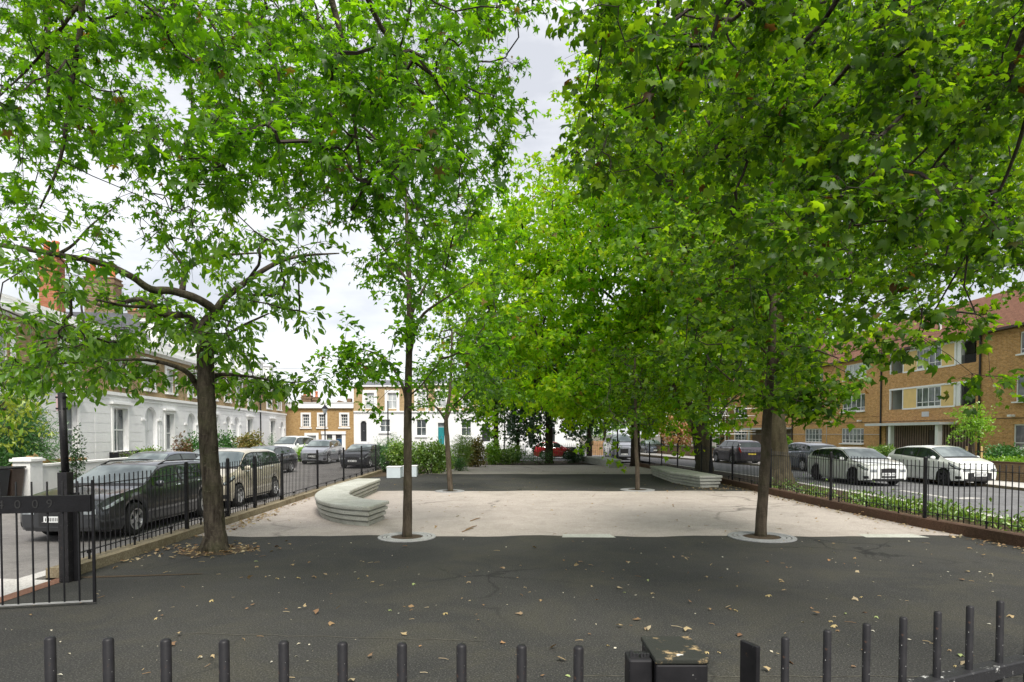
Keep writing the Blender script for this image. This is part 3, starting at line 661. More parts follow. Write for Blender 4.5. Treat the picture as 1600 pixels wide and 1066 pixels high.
def sprays(P, O, per, rad, size, droop, flat=.75, n_tw=4, outw=.25):
    """leaf positions, directions and normals around spray points"""
    n = len(P); k = per
    tw = rng.normal(size=(n,n_tw,3))*.75+O[:,None,:]*.7; tw[:,:,2] *= .6; tw[:,:,2] -= droop; tw = tw/np.linalg.norm(tw, axis=2, keepdims=True)
    j = rng.integers(0, n_tw, (n,k)); T = np.take_along_axis(tw, j[:,:,None].repeat(3,2), 1)
    s = rng.random((n,k,1))**.7; pos = P[:,None,:]+T*s*rad+rng.normal(size=(n,k,3))*size*.35
    side = nrm(rng.normal(size=(n*k,3))).reshape(n,k,3); d = T*.7+side*.75; d[:,:,2] -= droop*.9
    nor = rng.normal(size=(n,k,3))*(1-flat)*1.3+O[:,None,:]*outw; nor[:,:,2] += flat
    return pos.reshape(-1,3), d.reshape(-1,3), nor.reshape(-1,3), tw
def sample_grid(rows, c0, r0, cell, Ya, Yb, per, sig, yfun=None):
    P = []
    for ri, row in enumerate(rows):
        for ci, ch in enumerate(row):
            if ch in ' .0': continue
            d = int(ch)/9; n = rng.poisson(per*d**1.35)
            if n == 0: continue
            nc = max(1, int(round(n/5))); cl = []
            for _ in range(nc):
                u = (c0+ci+rng.random())*cell; v = (r0+ri+rng.random())*cell; y = rng.uniform(Ya, Yb) if yfun is None else yfun(u, v); cl.append((u,v,y))
            for _ in range(n):
                u, v, y = cl[rng.integers(nc)]; p = W(u, v, y); P.append(np.array(p)+rng.normal(size=3)*np.array([sig,sig*1.3,sig*.75]))
    return np.array(P)
def clip_u(P, tab, side):
    u = 800+F_PX*P[:,0]/P[:,1]; v = HOR-F_PX*(P[:,2]-CAM_H)/P[:,1]; b = np.interp(v, [a for a, _ in tab], [c for _, c in tab])
    return P[u < b] if side < 0 else P[u > b]
def limb_pts(paths, step=.35):
    o = []
    for p in paths:
        for a, b in zip(p, p[1:]):
            a = Vector(a[:3]); b = Vector(b[:3]); k = max(1, int((b-a).length/step)); o += [tuple(a+(b-a)*i/k) for i in range(k+1)]
    return o
def smooth_path(ps, k=4):
    o = []; n = len(ps)
    for i in range(n-1):
        p0, p1, p2, p3 = (np.array(ps[max(0,min(n-1,i+j))]) for j in (-1,0,1,2))
        for t in range(k):
            t /= k; o.append(tuple(.5*((2*p1)+(p2-p0)*t+(2*p0-5*p1+4*p2-p3)*t*t+(3*p1-p0-3*p2+p3)*t**3)))
    o.append(tuple(ps[-1])); return o
def tree(label, base, trunk, limbs, grids, leaf, size, per_leaf, rad, lmat, bark, droop=.25, cat='tree', name='tree', r_tip=.004, r_max=.05, twigs=False, sides=4, flat=.75, wob=.06, bare=None, extra=None, tsides=14, roots=None, outw=None):
    """trunk, limbs: lists of (x,y,z,r) world points; grids: spray points"""
    bx, by, bz = base; t = thing(name, label, cat, base)
    loc = lambda p: (p[0]-bx, p[1]-by, p[2]-bz)
    m = MB(); ps = smooth_path(trunk, 5); m.tube([loc(p) for p in ps], [p[3] for p in ps], tsides, wob=wob)
    if roots:
        for k in range(7): q = 2*PI*k/7+random.uniform(-.3,.3); r0 = trunk[0][3]; m.tube([(math.cos(q)*r0*.45,math.sin(q)*r0*.45,roots*1.3),(math.cos(q)*r0*.85,math.sin(q)*r0*.85,roots*.35),(math.cos(q)*r0*1.5,math.sin(q)*r0*1.5,-.04)], [r0*.4,r0*.36,r0*.15], 7)
    for lb in limbs: q = smooth_path(lb, 4); m.tube([loc(p) for p in q], [p[3] for p in q], 9, wob=wob*.8)
    m.build('trunk', bark, t, True)
    P = np.concatenate([g for g in grids if len(g)]); b = np.array(base)
    roots_ = [p for p in limb_pts(limbs)]+[p[:3] for p in ps[len(ps)//2:]]
    m = MB(); dirs = mst_branches(m, np.array(roots_)-b, P-b, r_tip, r_max, .07, sides)
    if bare is not None:
        mst_branches(m, np.array(roots_)-b, bare-b, r_tip*.8, r_max*.4, .12, sides)
    O = nrm(dirs+np.array([0,0,.05]))
    if outw: cen = P.mean(0)*np.array([1,1,.9]); pos, d, nr_, tw = sprays(P, nrm(P-cen), per_leaf, rad, size, droop, flat*.6, 4, outw)
    else: pos, d, nr_, tw = sprays(P, O, per_leaf, rad, size, droop, flat)
    if twigs:
        for i in range(len(P)):
            for j in range(tw.shape[1]): a = P[i]-b; e = a+tw[i,j]*rad*.95; m.tube([a, (a+e)/2+rng.normal(size=3)*.015, e], [r_tip*.8,r_tip*.6,r_tip*.35], 3, cap=False)
    m.build('branch', M['twig'], t)
    leaf_mesh('crown', pos, d, nr_, size*(.45+.9*rng.random(len(pos))**1.2), leaf, lmat, t, base)
    return t
# ------------------------------------------------------------------ buildings
def holed(m, w, z0, z1, holes, y=0.0, depth=.18, mi=0, x0=0.0):
    """front face of a wall (local x along it, facing -y) with rectangular openings and their reveals"""
    xs = sorted({x0, x0+w, *[h[0] for h in holes], *[h[1] for h in holes]}); zs = sorted({z0, z1, *[h[2] for h in holes], *[h[3] for h in holes]})
    xs = [x for x in xs if x0-1e-6 <= x <= x0+w+1e-6]; zs = [z for z in zs if z0-1e-6 <= z <= z1+1e-6]
    for i in range(len(xs)-1):
        for k in range(len(zs)-1):
            cx, cz = (xs[i]+xs[i+1])/2, (zs[k]+zs[k+1])/2
            if any(h[0] < cx < h[1] and h[2] < cz < h[3] for h in holes): continue
            m.poly([(xs[i],y,zs[k]),(xs[i+1],y,zs[k]),(xs[i+1],y,zs[k+1]),(xs[i],y,zs[k+1])], mi)
    for a, b, c, d in holes:
        e = y+depth
        m.poly([(a,y,c),(a,y,d),(a,e,d),(a,e,c)], mi); m.poly([(b,y,d),(b,y,c),(b,e,c),(b,e,d)], mi)
        m.poly([(a,y,d),(b,y,d),(b,e,d),(a,e,d)], mi); m.poly([(b,y,c),(a,y,c),(a,e,c),(b,e,c)], mi)
def arch_fill(m, a, b, zsp, ztop, y, th=.16):
    n = 10; r = (b-a)/2; c = (a+b)/2
    top = ztop
    for side in (-1, 1):
        pts = [(c+side*r, top)]
        pts += [(c+side*r*math.cos(t), zsp+(ztop-.01-zsp)*math.sin(t)) for t in [i*PI/2/n for i in range(n+1)]]
        pts.append((c, top))
        m.prism_y(pts if side > 0 else pts[::-1], y+.002, y+th)
def sash(parent, a, b, c, d, y, glass='glass', cols=1, rows=2, fr=.05, bar=.025, sill=True, frame_mat='white', name='window', low=None):
    f = MB(); e = .06
    f.box(a,a+fr,y,y+e,c,d); f.box(b-fr,b,y,y+e,c,d); f.box(a+fr,b-fr,y,y+e,d-fr,d); f.box(a+fr,b-fr,y,y+e,c,c+fr)
    for k in range(1, rows):
        z = c+(d-c)*k/rows; f.box(a+fr,b-fr,y+.004,y+e,z-bar,z+bar)
    for k in range(1, cols):
        x = a+(b-a)*k/cols; f.box(x-bar*.7,x+bar*.7,y+.008,y+e,c+fr,d-fr)
    if low:
        for k in range(cols):
            x = a+(b-a)*k/cols; f.box(x+bar,a+(b-a)*(k+1)/cols-bar,y+.006,y+e,c+(d-c)*low-.02,c+(d-c)*low+.02)
    o = f.build(name, M[frame_mat], parent)
    g = MB(); g.box(a+fr*.6,b-fr*.6,y+.035,y+.05,c+fr*.6,d-fr*.6); g.build('pane', M[glass], o)
    if sill:
        s = MB(); s.box(a-.08,b+.08,y-.24,y-.001,c-.09,c-.004); s.build('sill', M['white'], o)
    return o
def door(parent, a, b, c, d, y, mat, light=True):
    m = MB(); zt_ = d-.42 if light else d
    m.box(a,b,y,y+.05,c,zt_)
    for k in range(2):
        for j in range(2):
            x0 = a+(b-a)*(.12+.42*k); x1 = x0+(b-a)*.34; z0 = c+(zt_-c)*(.08+.46*j); z1 = z0+(zt_-c)*.38
            m.box(x0,x1,y-.015,y-.001,z0,z1)
    o = m.build('door', M[mat], parent)
    h = MB(); h.box((a+b)/2-.02,(a+b)/2+.02,y-.045,y-.017,(c+zt_)/2,(c+zt_)/2+.09); h.build('handle', M['chrome'], o)
    if light:
        g = MB(); g.box(a,b,y+.01,y+.03,zt_+.03,d); g.build('fanlight', M['glass'], o)
    return o
def surround(m, a, b, c, d, y, wd=.16, pr=.04):
    m.box(a-wd,a,y-pr,y+.02,c,d+wd); m.box(b,b+wd,y-pr,y+.02,c,d+wd); m.box(a,b,y-pr,y+.02,d,d+wd)
def chimney(parent, x, y, z, w, d, h, pots, mat='chimbrick', potm='pot', ph=.6):
    m = MB(); m.box(x-w/2,x+w/2,y-d/2,y+d/2,z,z+h); m.box(x-w/2-.06,x+w/2+.06,y-d/2-.06,y+d/2+.06,z+h-.28,z+h-.12); m.box(x-w/2-.04,x+w/2+.04,y-d/2-.04,y+d/2+.04,z+h-.001,z+h+.06)
    o = m.build('chimney', M[mat], parent)
    p = None
    for i in range(pots):
        yy = (y-d/2+d*(i+.5)/pots) if d > w else y; xx = x if d > w else x-w/2+w*(i+.5)/pots
        if p is None:
            q = MB(); k = 1.0; q.lathe([(.15*k,0),(.16*k,.05),(.13*k,.1),(.12*k,ph-.14),(.15*k,ph-.1),(.15*k,ph-.02),(.13*k,ph),(.09*k,ph-.03)], 12); p = q.build('chimney_pot', M[potm], o, True); p.location = (xx,yy,z+h+.05)
        else: copy_obj(p, o, (xx,yy,z+h+.05))
    return o
# ---- left white terrace (faces the road on the left)
def XF(Y): return -14.7-.121*Y
def UY(u): return 13965/(685-u)
aL = PI/2+math.atan(.121); kL = math.sqrt(1+.121**2)
def left_house(label, Ya, Yb, wins, doors, ups, ztop=6.0, roof='mansard', chim=None, box=None, pipe=None):
    t = thing('terraced_house', label, 'house', (XF(Ya),Ya,0), aL); Wd = (Yb-Ya)*kL
    S = lambda Y: (Y-Ya)*kL
    holes = [(S(a),S(b),c,d) for a, b, c, d in wins]+[(S(a),S(b),c,d) for a, b, c, d in doors]
    m = MB(); holed(m, Wd, -.3, 3.75, holes, 0, .22)
    for a, b, c, d in doors: arch_fill(m, S(a), S(b), d-(S(b)-S(a))/2, d, 0, .2)
    for z in np.arange(.35, 3.6, .42):           # rusticated courses as real grooves' lips
        xs = [0]+sorted(x for h in holes if h[2]-.05 < z < h[3]+.05 for x in (h[0]-.2,h[1]+.2))+[Wd]
        for i in range(0, len(xs)-1, 2):
            if xs[i+1]-xs[i] > .1: m.box(xs[i]+.02,xs[i+1]-.02,-.018,.01,z,z+.385)
    m.poly([(0,0,-.3),(0,9,-.3),(0,9,3.75),(0,0,3.75)]); m.poly([(Wd,9,-.3),(Wd,0,-.3),(Wd,0,3.75),(Wd,9,3.75)])
    m.build('wall', M['stucco'], t)
    m = MB(); uh = [(S(a),S(b),c,d) for a, b, c, d in ups]; holed(m, Wd, 3.75, ztop, uh, .02, .16)
    m.poly([(0,.02,3.75),(0,9,3.75),(0,9,ztop),(0,.02,ztop)]); m.poly([(Wd,9,3.75),(Wd,.02,3.75),(Wd,.02,ztop),(Wd,9,ztop)]); m.poly([(0,9,-.3),(Wd,9,-.3),(Wd,9,ztop),(0,9,ztop)])
    m.build('upper_wall', M['stock'], t)
    m = MB(); m.box(-.0,Wd,-.12,.06,3.72,3.86); m.box(0,Wd,-.05,.06,3.55,3.6)
    m.box(0,Wd,-.10,.3,ztop,ztop+.12); m.box(0,Wd,-.30,.3,ztop+.12,ztop+.32); m.box(0,Wd,-.02,.3,ztop+.32,ztop+.62); m.box(0,Wd,-.07,.36,ztop+.62,ztop+.7)
    for a, b, c, d in uh: surround(m, a, b, c-.1, d, .02, .2, .05); m.box(a-.25,b+.25,-.16,.04,d+.2,d+.29)
    for a, b, c, d in holes:
        if d < 3.0+.3 and (a,b,c,d) in [(S(p),S(q),r,s) for p, q, r, s in wins]: surround(m, a, b, c, d, 0, .16, .045); m.box(a-.3,b+.3,-.17,.02,d+.17,d+.26)
        else:
            m.box(a-.45,a-.02,-.07,.01,d-(b-a)/2-.07,d-(b-a)/2+.03); m.box(b+.02,b+.45,-.07,.01,d-(b-a)/2-.07,d-(b-a)/2+.03)
    m.build('cornice', M['white'], t)
    for a, b, c, d in wins: sash(t, S(a), S(b), c, d, .14, 'glass', 2, 2)
    for a, b, c, d in ups: sash(t, S(a), S(b), c, d, .12, 'glass_net', 1, 2)
    for a, b, c, d in doors: door(t, S(a)+.02, S(b)-.02, c, d-.02, .2, 'whitedoor', False)
    if doors:
        m = MB(); a, b = S(doors[0][0]), S(doors[-1][1])
        for i in range(4): m.box(a-.3,b+.3,-1.5+.35*i,-.02,-.3+.0*i,doors[0][2]-.17*(3-i)-.02)
        m.build('steps', M['stone'], t)
    if roof == 'mansard':
        m = MB(); zt0 = ztop+.4; zt1 = ztop+2.3
        m.add([(0,.5,zt0),(Wd,.5,zt0),(Wd,1.6,zt1),(0,1.6,zt1),(0,8.5,zt0),(Wd,8.5,zt0),(Wd,7.5,zt1),(0,7.5,zt1)], [(0,1,2,3),(3,2,6,7),(7,6,5,4),(1,5,6,2),(0,3,7,4)])
        m.build('roof', M['slate'], t)
        for fx in (.28,.68):
            x = Wd*fx; m = MB(); m.box(x-.75,x+.75,.62,2.0,ztop+.85,ztop+2.05); m.box(x-.85,x+.85,.5,2.2,ztop+2.05,ztop+2.2); d_ = m.build('dormer', M['white'], t)
            sash(d_, x-.6, x+.6, ztop+1.0, ztop+1.95, .55, 'glass_net', 2, 1, sill=False)
    else:
        m = MB(); zt0 = ztop+.1
        m.add([(0,.3,zt0),(Wd,.3,zt0),(Wd,4.5,ztop+1.6),(0,4.5,ztop+1.6),(0,9,zt0),(Wd,9,zt0)], [(0,1,2,3),(3,2,5,4),(1,5,2),(0,3,4)])
        m.build('roof', M['slate'], t)
    if chim:
        for k_, (x, y, w_, d_, h_, n_, z_) in enumerate(chim): chimney(t, x, y, z_, w_, d_, h_, n_, 'chimbrick' if Ya < 30 else 'chimbrown', 'pot', .75)
    if box:
        a, b = S(box[0]), S(box[1]); m = MB(); z = box[2]
        m.box(a,b,-.42,-.40,z,z+.05); m.box(a,b,-.42,-.40,z+.28,z+.33)
        for k in range(22): x = a+(b-a)*k/21; m.box(x-.012,x+.012,-.42,-.405,z,z+.36 if k % 3 == 0 else z+.3)
        for q in (a,b-.03): m.box(q,q+.03,-.4,0,z,z+.3)
        o = m.build('window_box_railing', M['iron'], t)
        leafblob(o, 'flowers', (Vector((( a+b)/2,-.25,z+.2)),), (( (b-a)/2,.12,.14),), 260, .05, 'ovate', M['lf_redshrub'])
    if pipe:
        m = MB(); m.tube([(S(pipe),-.07,-.2),(S(pipe),-.07,ztop)], .055, 8); m.box(S(pipe)-.12,S(pipe)+.12,-.17,.02,4.55,4.8); m.build('drainpipe', M['black'], t, False)
    return t
g0, g1 = 1.15, 3.1
def build_left():
    left_house('nearest white stucco house, half hidden by the conifer bush and golden leaves', 12.5, 26.0, [(16.0,17.0,g0,g1),(20.0,21.0,g0,g1),(23.85,24.75,g0,3.15)], [], [(16,17,4.2,5.5),(20,21,4.2,5.5),(23.8,24.8,4.2,5.5)],
               6.0, 'plain')
    left_house('white stucco house with the flower-box railing under its window', 26.0, 32.25, [(27.5,28.75,g0,3.15)], [(30.5,31.8,.75,3.35)], [(27.5,28.7,4.2,5.5),(30.4,31.5,4.2,5.5)], 6.0, 'plain',
               [(1.8,2.6,.62,.75,2.9,2,6.9)], (27.1,29.3,.85))
    left_house('white stucco house with a tall bare sash window right of the arched door', 32.25, 38.6, [(32.75,33.75,.95,3.05)], [(35.6,36.9,.75,3.2)], [(33,34.1,4.2,5.5),(35.9,37,4.2,5.5)], 6.0, 'mansard',
               [(1.3,3.4,.8,1.5,3.7,3,6.6),(5.8,3.4,.9,1.4,2.8,3,6.6)])
    left_house('white stucco house mostly hidden behind the cherry tree trunk', 38.6, 43.4, [(39.4,40.4,.95,3.05)], [(42.1,43.05,.75,3.2)], [(39.4,40.4,4.2,5.5),(42,43,4.2,5.5)], 6.0, 'mansard')
    left_house('white stucco house with twin arches and the dark drainpipe', 43.4, 50.4, [(46.8,48.0,1.0,3.1)], [(43.8,44.9,.75,3.2)], [(44.4,45.6,4.15,5.6),(47.1,48.3,4.15,5.6)], 6.0, 'mansard', None, None, 50.1)
    left_house('farthest white stucco house of the left terrace, next to the low brown cottage', 50.4, 58.6, [(53.2,54.6,1.0,3.1)], [(56.6,57.8,.75,3.1)], [(52.3,53.6,4.15,5.6),(55.6,56.9,4.15,5.6)], 6.0, 'mansard')
# ---- brown cottage, frontal
def ux(u, Y): return (u-800)*Y/F_PX
def build_far():
    Y = 60.0; t = thing('brick_cottage', 'low brown brick cottage with white window surrounds and a white parapet', 'house', (ux(446,Y),Y,0)); X0 = ux(446,Y)
    w_ = ux(553,Y)-X0; S = lambda u: ux(u,Y)-X0; Z = lambda v: W(800,v,Y).z
    ups = [(S(473),S(483.5),Z(667),Z(647.5)),(S(498.5),S(509),Z(667),Z(647.5)),(S(533),S(543.5),Z(666.5),Z(647.5))]
    gf = [(S(480),S(494),-.05,Z(680.5))]; ds = [(S(511),S(519.5),-.4,Z(679)),(S(525),S(534.5),-.4,Z(679))]
    m = MB(); holed(m, w_, -.6, Z(638), ups+gf+ds, 0, .2); m.poly([(0,0,-.6),(0,8,-.6),(0,8,Z(638)),(0,0,Z(638))]); m.poly([(w_,8,-.6),(w_,0,-.6),(w_,0,Z(638)),(w_,8,Z(638))]); m.build('wall', M['stock2'], t)
    m = MB(); m.box(-.05,w_,-.22,.3,Z(638),Z(636)); m.box(-.05,w_,-.12,.3,Z(636),Z(629.5)); m.box(-.05,w_,-.18,.36,Z(629.5),Z(628.8))
    for q in ups: surround(m, *q, 0, .17, .05); m.box(q[0]-.25,q[1]+.25,-.1,.02,q[2]-.2,q[2]-.06)
    surround(m, *gf[0], 0, .25, .06); m.box(ds[0][0]-.55,ds[1][1]+.4,-.16,.02,ds[0][3]+.02,ds[0][3]+.32)
    for x0, x1 in ((ds[0][0]-.5,ds[0][0]),(ds[0][1],ds[1][0]),(ds[1][1],ds[1][1]+.35)): m.box(x0,x1,-.07,.02,-.5,ds[0][3]+.02)
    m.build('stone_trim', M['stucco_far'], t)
    for q in ups: sash(t, *q, .1, 'glass', 3, 4, .05, .015, False)
    sash(t, *gf[0], .1, 'glass_net', 1, 2)
    door(t, *ds[0], .15, 'greendoor'); door(t, *ds[1], .15, 'bluedoor')
    m = MB(); m.poly([(0,.3,Z(636)),(w_,.3,Z(636)),(w_,8,Z(636)),(0,8,Z(636))]); m.build('roof', M['slate'], t)
    chimney(t, S(472), 1.6, Z(632), .95, .7, Z(617.5)-Z(632), 2, 'chimbrown', 'pot', .55); chimney(t, S(485.5), 1.9, Z(632), .6, .6, Z(620)-Z(632), 1, 'chimbrown', 'pot', .6)
    m = MB(); m.add([(S(521),1.2,Z(631)),(S(546),1.2,Z(631)),(S(545),1.2,Z(627)),(S(534),1.2,Z(627.5)),(S(524),1.2,Z(624.5)),(S(521),1.2,Z(627))],[(0,1,2,3,4,5)]); m.prism_y([(S(521),Z(632)),(S(546),Z(632)),(S(545),Z(627)),(S(534),Z(627.5)),(S(524),Z(624.5)),(S(521),Z(627))],1.21,1.7); m.box(S(537),S(543.5),1.25,1.8,Z(628),Z(621.5)); m.build('parapet_stack', M['chimbrown'], t)
    # white terrace facing the square
    def row_house(label, u0, u1, wins, drs, ups, top, pipe=None, base=(), arch=False, brick=(.0, 1.0), gy=0.0):
        t = thing('terraced_house', label, 'house', (ux(u0,Y),Y+gy,0)); X0 = ux(u0,Y); S = lambda u: ux(u,Y)-X0; w_ = S(u1)
        zs = Z(643.5)
        hs = [(S(a),S(b),Z(d),Z(c)) for a, b, c, d in wins]; dd = [(S(a),S(b),Z(d),Z(c)) for a, b, c, d, mt in drs]; bs = [(S(a),S(b),Z(d),Z(c)) for a, b, c, d in base]
        m = MB(); holed(m, w_, -.6, zs, hs+dd+bs, 0, .2)
        if arch:
            for q in dd: arch_fill(m, q[0], q[1], q[3]-(q[1]-q[0])/2, q[3], 0)
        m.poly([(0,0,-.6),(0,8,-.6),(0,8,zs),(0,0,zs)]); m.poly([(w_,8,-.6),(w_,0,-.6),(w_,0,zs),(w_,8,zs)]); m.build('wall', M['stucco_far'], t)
        uq = [(S(a),S(b),Z(d),Z(c)) for a, b, c, d in ups]
        m = MB(); holed(m, w_, zs, top, uq, .02, .16); m.poly([(0,.02,zs),(0,8,zs),(0,8,top),(0,.02,top)]); m.poly([(w_,8,zs),(w_,.02,zs),(w_,.02,top),(w_,8,top)]); m.build('upper_wall', M['stock'], t)
        m = MB(); m.box(0,w_,-.12,.05,zs-.06,zs+.08); m.box(0,w_,-.15,.3,top,top+.14)
        for q in uq: surround(m, q[0], q[1], zs+.08, q[3], .02, .28, .05)
        for q in hs: m.box(q[0]-.12,q[1]+.12,-.12,.01,q[2]-.16,q[2]-.095); 
        for q in dd: surround(m, q[0], q[1], q[2], q[3]+.02, 0, .12, .04)
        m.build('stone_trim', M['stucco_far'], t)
        for q in hs: sash(t, *q, .12, 'glass', 2, 2, .05, .02)
        for q in uq: sash(t, *q, .12, 'glass_net', 2, 2, .05, .02, False)
        for q in bs: sash(t, *q, .12, 'glass_dark', 2, 1, .05, .02, False)
        for q, k in zip(dd, drs): door(t, *q, .16, k[4], k[4] != 'darkdoor' or not arch)
        for q in dd:
            n = max(1, int((q[2]+.45)/.18)); m = MB()
            for i in range(n): m.box(q[0]-.25,q[1]+.25,-.3*(n-i)-.02,-.3*(n-i-1)-.022,-.6,q[2]-.18*(n-1-i)-.02)
            m.build('steps', M['stone'], t)
        m = MB(); m.add([(0,.3,top+.1),(w_,.3,top+.1),(w_,4,top+1.0),(0,4,top+1.0),(0,8,top+.1),(w_,8,top+.1)],[(0,1,2,3),(3,2,5,4),(1,5,2),(0,3,4)]); m.build('roof', M['slate'], t)
        if pipe: m = MB(); m.tube([(S(pipe),-.08,-.4),(S(pipe),-.08,top)], .06, 8); m.build('drainpipe', M['black'], t)
        # front area railings
        m = MB(); x = .0
        while x < w_:
            if not any(q[0]-.3 < x < q[1]+.3 for q in dd): m.box(x-.012,x+.012,-2.2,-2.18,-.3,.85)
            x += .16
        lx_ = 0
        for q in sorted(dd)+[(w_+.3,)]: 
            if q[0]-.3 > lx_: m.box(lx_,q[0]-.3,-2.205,-2.175,.66,.7)
            lx_ = (q[1]+.3) if len(q) > 1 else w_
        m.build('railings', M['iron'], t)
        return t
    row_house('white and brown terraced house with the arched dark door and brick steps', 553, 640, [(594,609.5,655.5,675)], [(563.5,573,658,690,'darkdoor')], [(571,585,614,639),(606,620,614,639)], Z(604.5), None, (), True)
    row_house('white terraced house with the teal front door', 640, 713, [(650.5,666,655.5,681)], [(684.5,694.5,661,700,'teal')], [(652,665,612,637),(684,697,612,637)], Z(602))
    row_house('white terraced house with a charcoal door and the drainpipe at its right side', 713, 789.5, [(720.5,736,656,681)], [(753,766,663,690,'darkdoor')], [(722,735,612,637),(752,765,612,637)], Z(602), 788.5, [(722,736,700,708)])
    row_house('white terraced house half hidden by the dark round tree', 789.5, 846, [(791.5,806,657,682)], [(825.5,834.5,662,695,'darkdoor')], [(796,808,612,637),(824,836,612,637)], Z(602), None, [(793,806,700,707)])
    row_house('end house of the white terrace behind the red car', 846, 906, [(886,899,657,682.5)], [(858,867,662,695,'darkdoor')], [(858,870,612,637),(885,898,612,637)], Z(602), None, [(868,880,699,708),(890,900,699,707)])
# ---- brown brick flats on the right
def FY(u): return 28433/(u-775.3)
def build_flats():
    t = thing('apartment_block', 'three-storey tan brick block of flats with a red tiled roof and cream balcony panels', 'flats', (29.93-.026*82,82,0), -PI/2+math.atan(.026))
    kk = math.sqrt(1+.026**2); S = lambda u: (82-FY(u))*kk
    Wd = (82-22)*kk; ze = 8.05
    zG0, zG1, z10, z11, z20, z21 = 1.14, 2.42, 3.82, 5.25, 6.52, 7.78
    wl = []                                    # (s0,s1,z0,z1,cols)
    def wn(u0, u1, z0, z1, c): wl.append((S(u0),S(u1),z0,z1,c))
    wn(1257.5,1284,zG0,zG1,5); wn(1314.5,1349.5,zG0,zG1,6); wn(1257.5,1284,z10,z11,5); wn(1315,1350.5,z10,z11,5); wn(1260,1285,z20,z21,5); wn(1318,1352,z20,z21,5)
    wn(1583,1640,zG0,zG1+.1,3); wn(1585,1640,z10,z11+.05,3); wn(1590,1640,z20,z21,3)
    wn(1148,1166.5,zG0,zG1,4); wn(1148,1166.5,z10,z11,4); wn(1700,1760,zG0,zG1,4); wn(1700,1760,z10,z11,4); wn(1700,1760,z20,z21,4)
    holes = [q[:4] for q in wl]
    bal = []                                   # balcony strips: open | panel | window | panel | open
    for z0, z1 in ((z10-.05,z11+.05),(6.45,7.98)):
        bal.append((S(1389),S(1523),z0,z1))
        bal.append((S(1196),S(1236.5),z0,z1))
    ent = [(S(1383),S(1524),.15,2.55),(S(1175),S(1236.5),.15,2.4)]
    m = MB(); holed(m, Wd, -.3, ze, holes+bal+ent, 0, .22)
    m.poly([(0,0,-.3),(0,10,-.3),(0,10,ze),(0,0,ze)]); m.poly([(Wd,10,-.3),(Wd,0,-.3),(Wd,0,ze),(Wd,10,ze)]); m.build('wall', M['flatbrick'], t)
    for a, b, c, d, n in wl: sash(t, a, b, c, d, .06, 'glass' if random.random() < .6 else 'glass_net', n, 1, .07, .045, True, 'white', 'window', .22)
    for a, b, c, d in bal+ent:                 # recess boxes behind the openings
        m = MB(); e = 1.5
        m.poly([(a,e,c),(b,e,c),(b,e,d),(a,e,d)]); m.poly([(a,.22,c),(b,.22,c),(b,e,c),(a,e,c)]); m.poly([(a,.22,d),(b,.22,d),(b,e,d),(a,e,d)]); m.poly([(a,.22,c),(a,e,c),(a,e,d),(a,.22,d)]); m.poly([(b,.22,c),(b,e,c),(b,e,d),(b,.22,d)])
        m.build('recess', M['stone'] if (a,b,c,d) in bal else M['brown_wood'], t)
    for i, (a, b, c, d) in enumerate(bal):
        big = b-a > 4
        if i % 2 == 0:
            f0, f1, f2, f3, f4 = S(1409), S(1430.5), S(1469), S(1489), S(1499.5)
            m = MB()
            for x in (a,f0,f4-.1): m.box(x,x+.1,-.02,.1,c,d)
            m.box(f3,f3+.12,-.02,.1,c,d); m.box(a,b,-.05,.1,d-.09,d+.03); m.box(f0,f3+.12,-.03,.1,c-.05,c+.05); m.build('balcony_frame', M['white'], t)
            for p, q in ((f0+.1,f1),(f2,f3)):
                m = MB(); m.box(p,q,.0,.05,c+.05,d-.09); m.build('balcony_panel', M['cream'], t)
            sash(t, f1, f2, c+.05, d-.09, .0, 'glass', 4, 1, .07, .045, False, 'white', 'window', .25)
            m = MB(); m.box(f3+.12,f4-.1,.05,.3,c,d-.09); m.build('balcony_screen', M['white'], t)
            m = MB()
            for k in range(14): x = f4+(b-f4)*(k+.5)/14; m.box(x-.012,x+.012,.04,.06,c,d-.1 if i == 0 else c+.55)
            m.build('balcony_bars', M['black'], t)
            m = MB(); m.box(f4,b,.9,.95,c,d-.1); m.box(a+.1,f0,1.2,1.25,c,d-.1); m.build('balcony_shade_sheet', M['glass_dark'], t)  # near-black sheets inside the openings; their colour stands in for shade
            m = MB(); m.box(a+.3,a+.75,1.15,1.19,c+.1,d-.5); m.build('balcony_door', M['glass_dark'], t)
        else:
            m = MB(); m.box(a,a+.1,-.02,.1,c,d); m.box(a,b,-.05,.1,d-.09,d+.03); m.box(a+.1,(a+b)/2,.0,.06,c,d-.09); m.build('balcony_frame', M['white'], t)
    for a, b, c, d in ent:
        m = MB(); n = int((b-a)/.24)
        for k in range(n): x = a+(b-a)*(k+.5)/n; m.box(x-.035,x+.035,.03,.1,c,d)
        m.build('slat_screen', M['brown_slat'], t)
        xe = S(1494) if d > 2.5 else b+.1; m = MB(); m.box(a-.8,xe,-1.1,.02,d+.02,d+.18); m.box(a-.8,xe,-1.13,-1.1,d+.0,d+.19); m.build('entrance_canopy', M['stone'], t)
    for u in (1409,1485): m = MB(); m.box(S(u)-.14,S(u)+.14,-.95,-.67,.0,2.57); m.build('canopy_column', M['stucco'], t)
    m = MB(); m.box(S(1181)-.1,S(1181)+.1,-.9,-.7,0,2.42); m.build('canopy_column', M['stucco'], t)
    m = MB(); m.box(S(1452),S(1459),-.01,.24,.2,2.2); m.build('entrance_door', M['brown_wood'], t)
    m = MB(); m.box(S(1440),S(1451),-.03,-.002,3.15,3.5); m.build('name_plaque', M['stone'], t)
    for u in (1376.5,1530.5,1238.5):
        m = MB(); m.tube([(S(u),-.07,0),(S(u),-.07,ze)], .06, 8); m.build('drainpipe', M['black'], t)
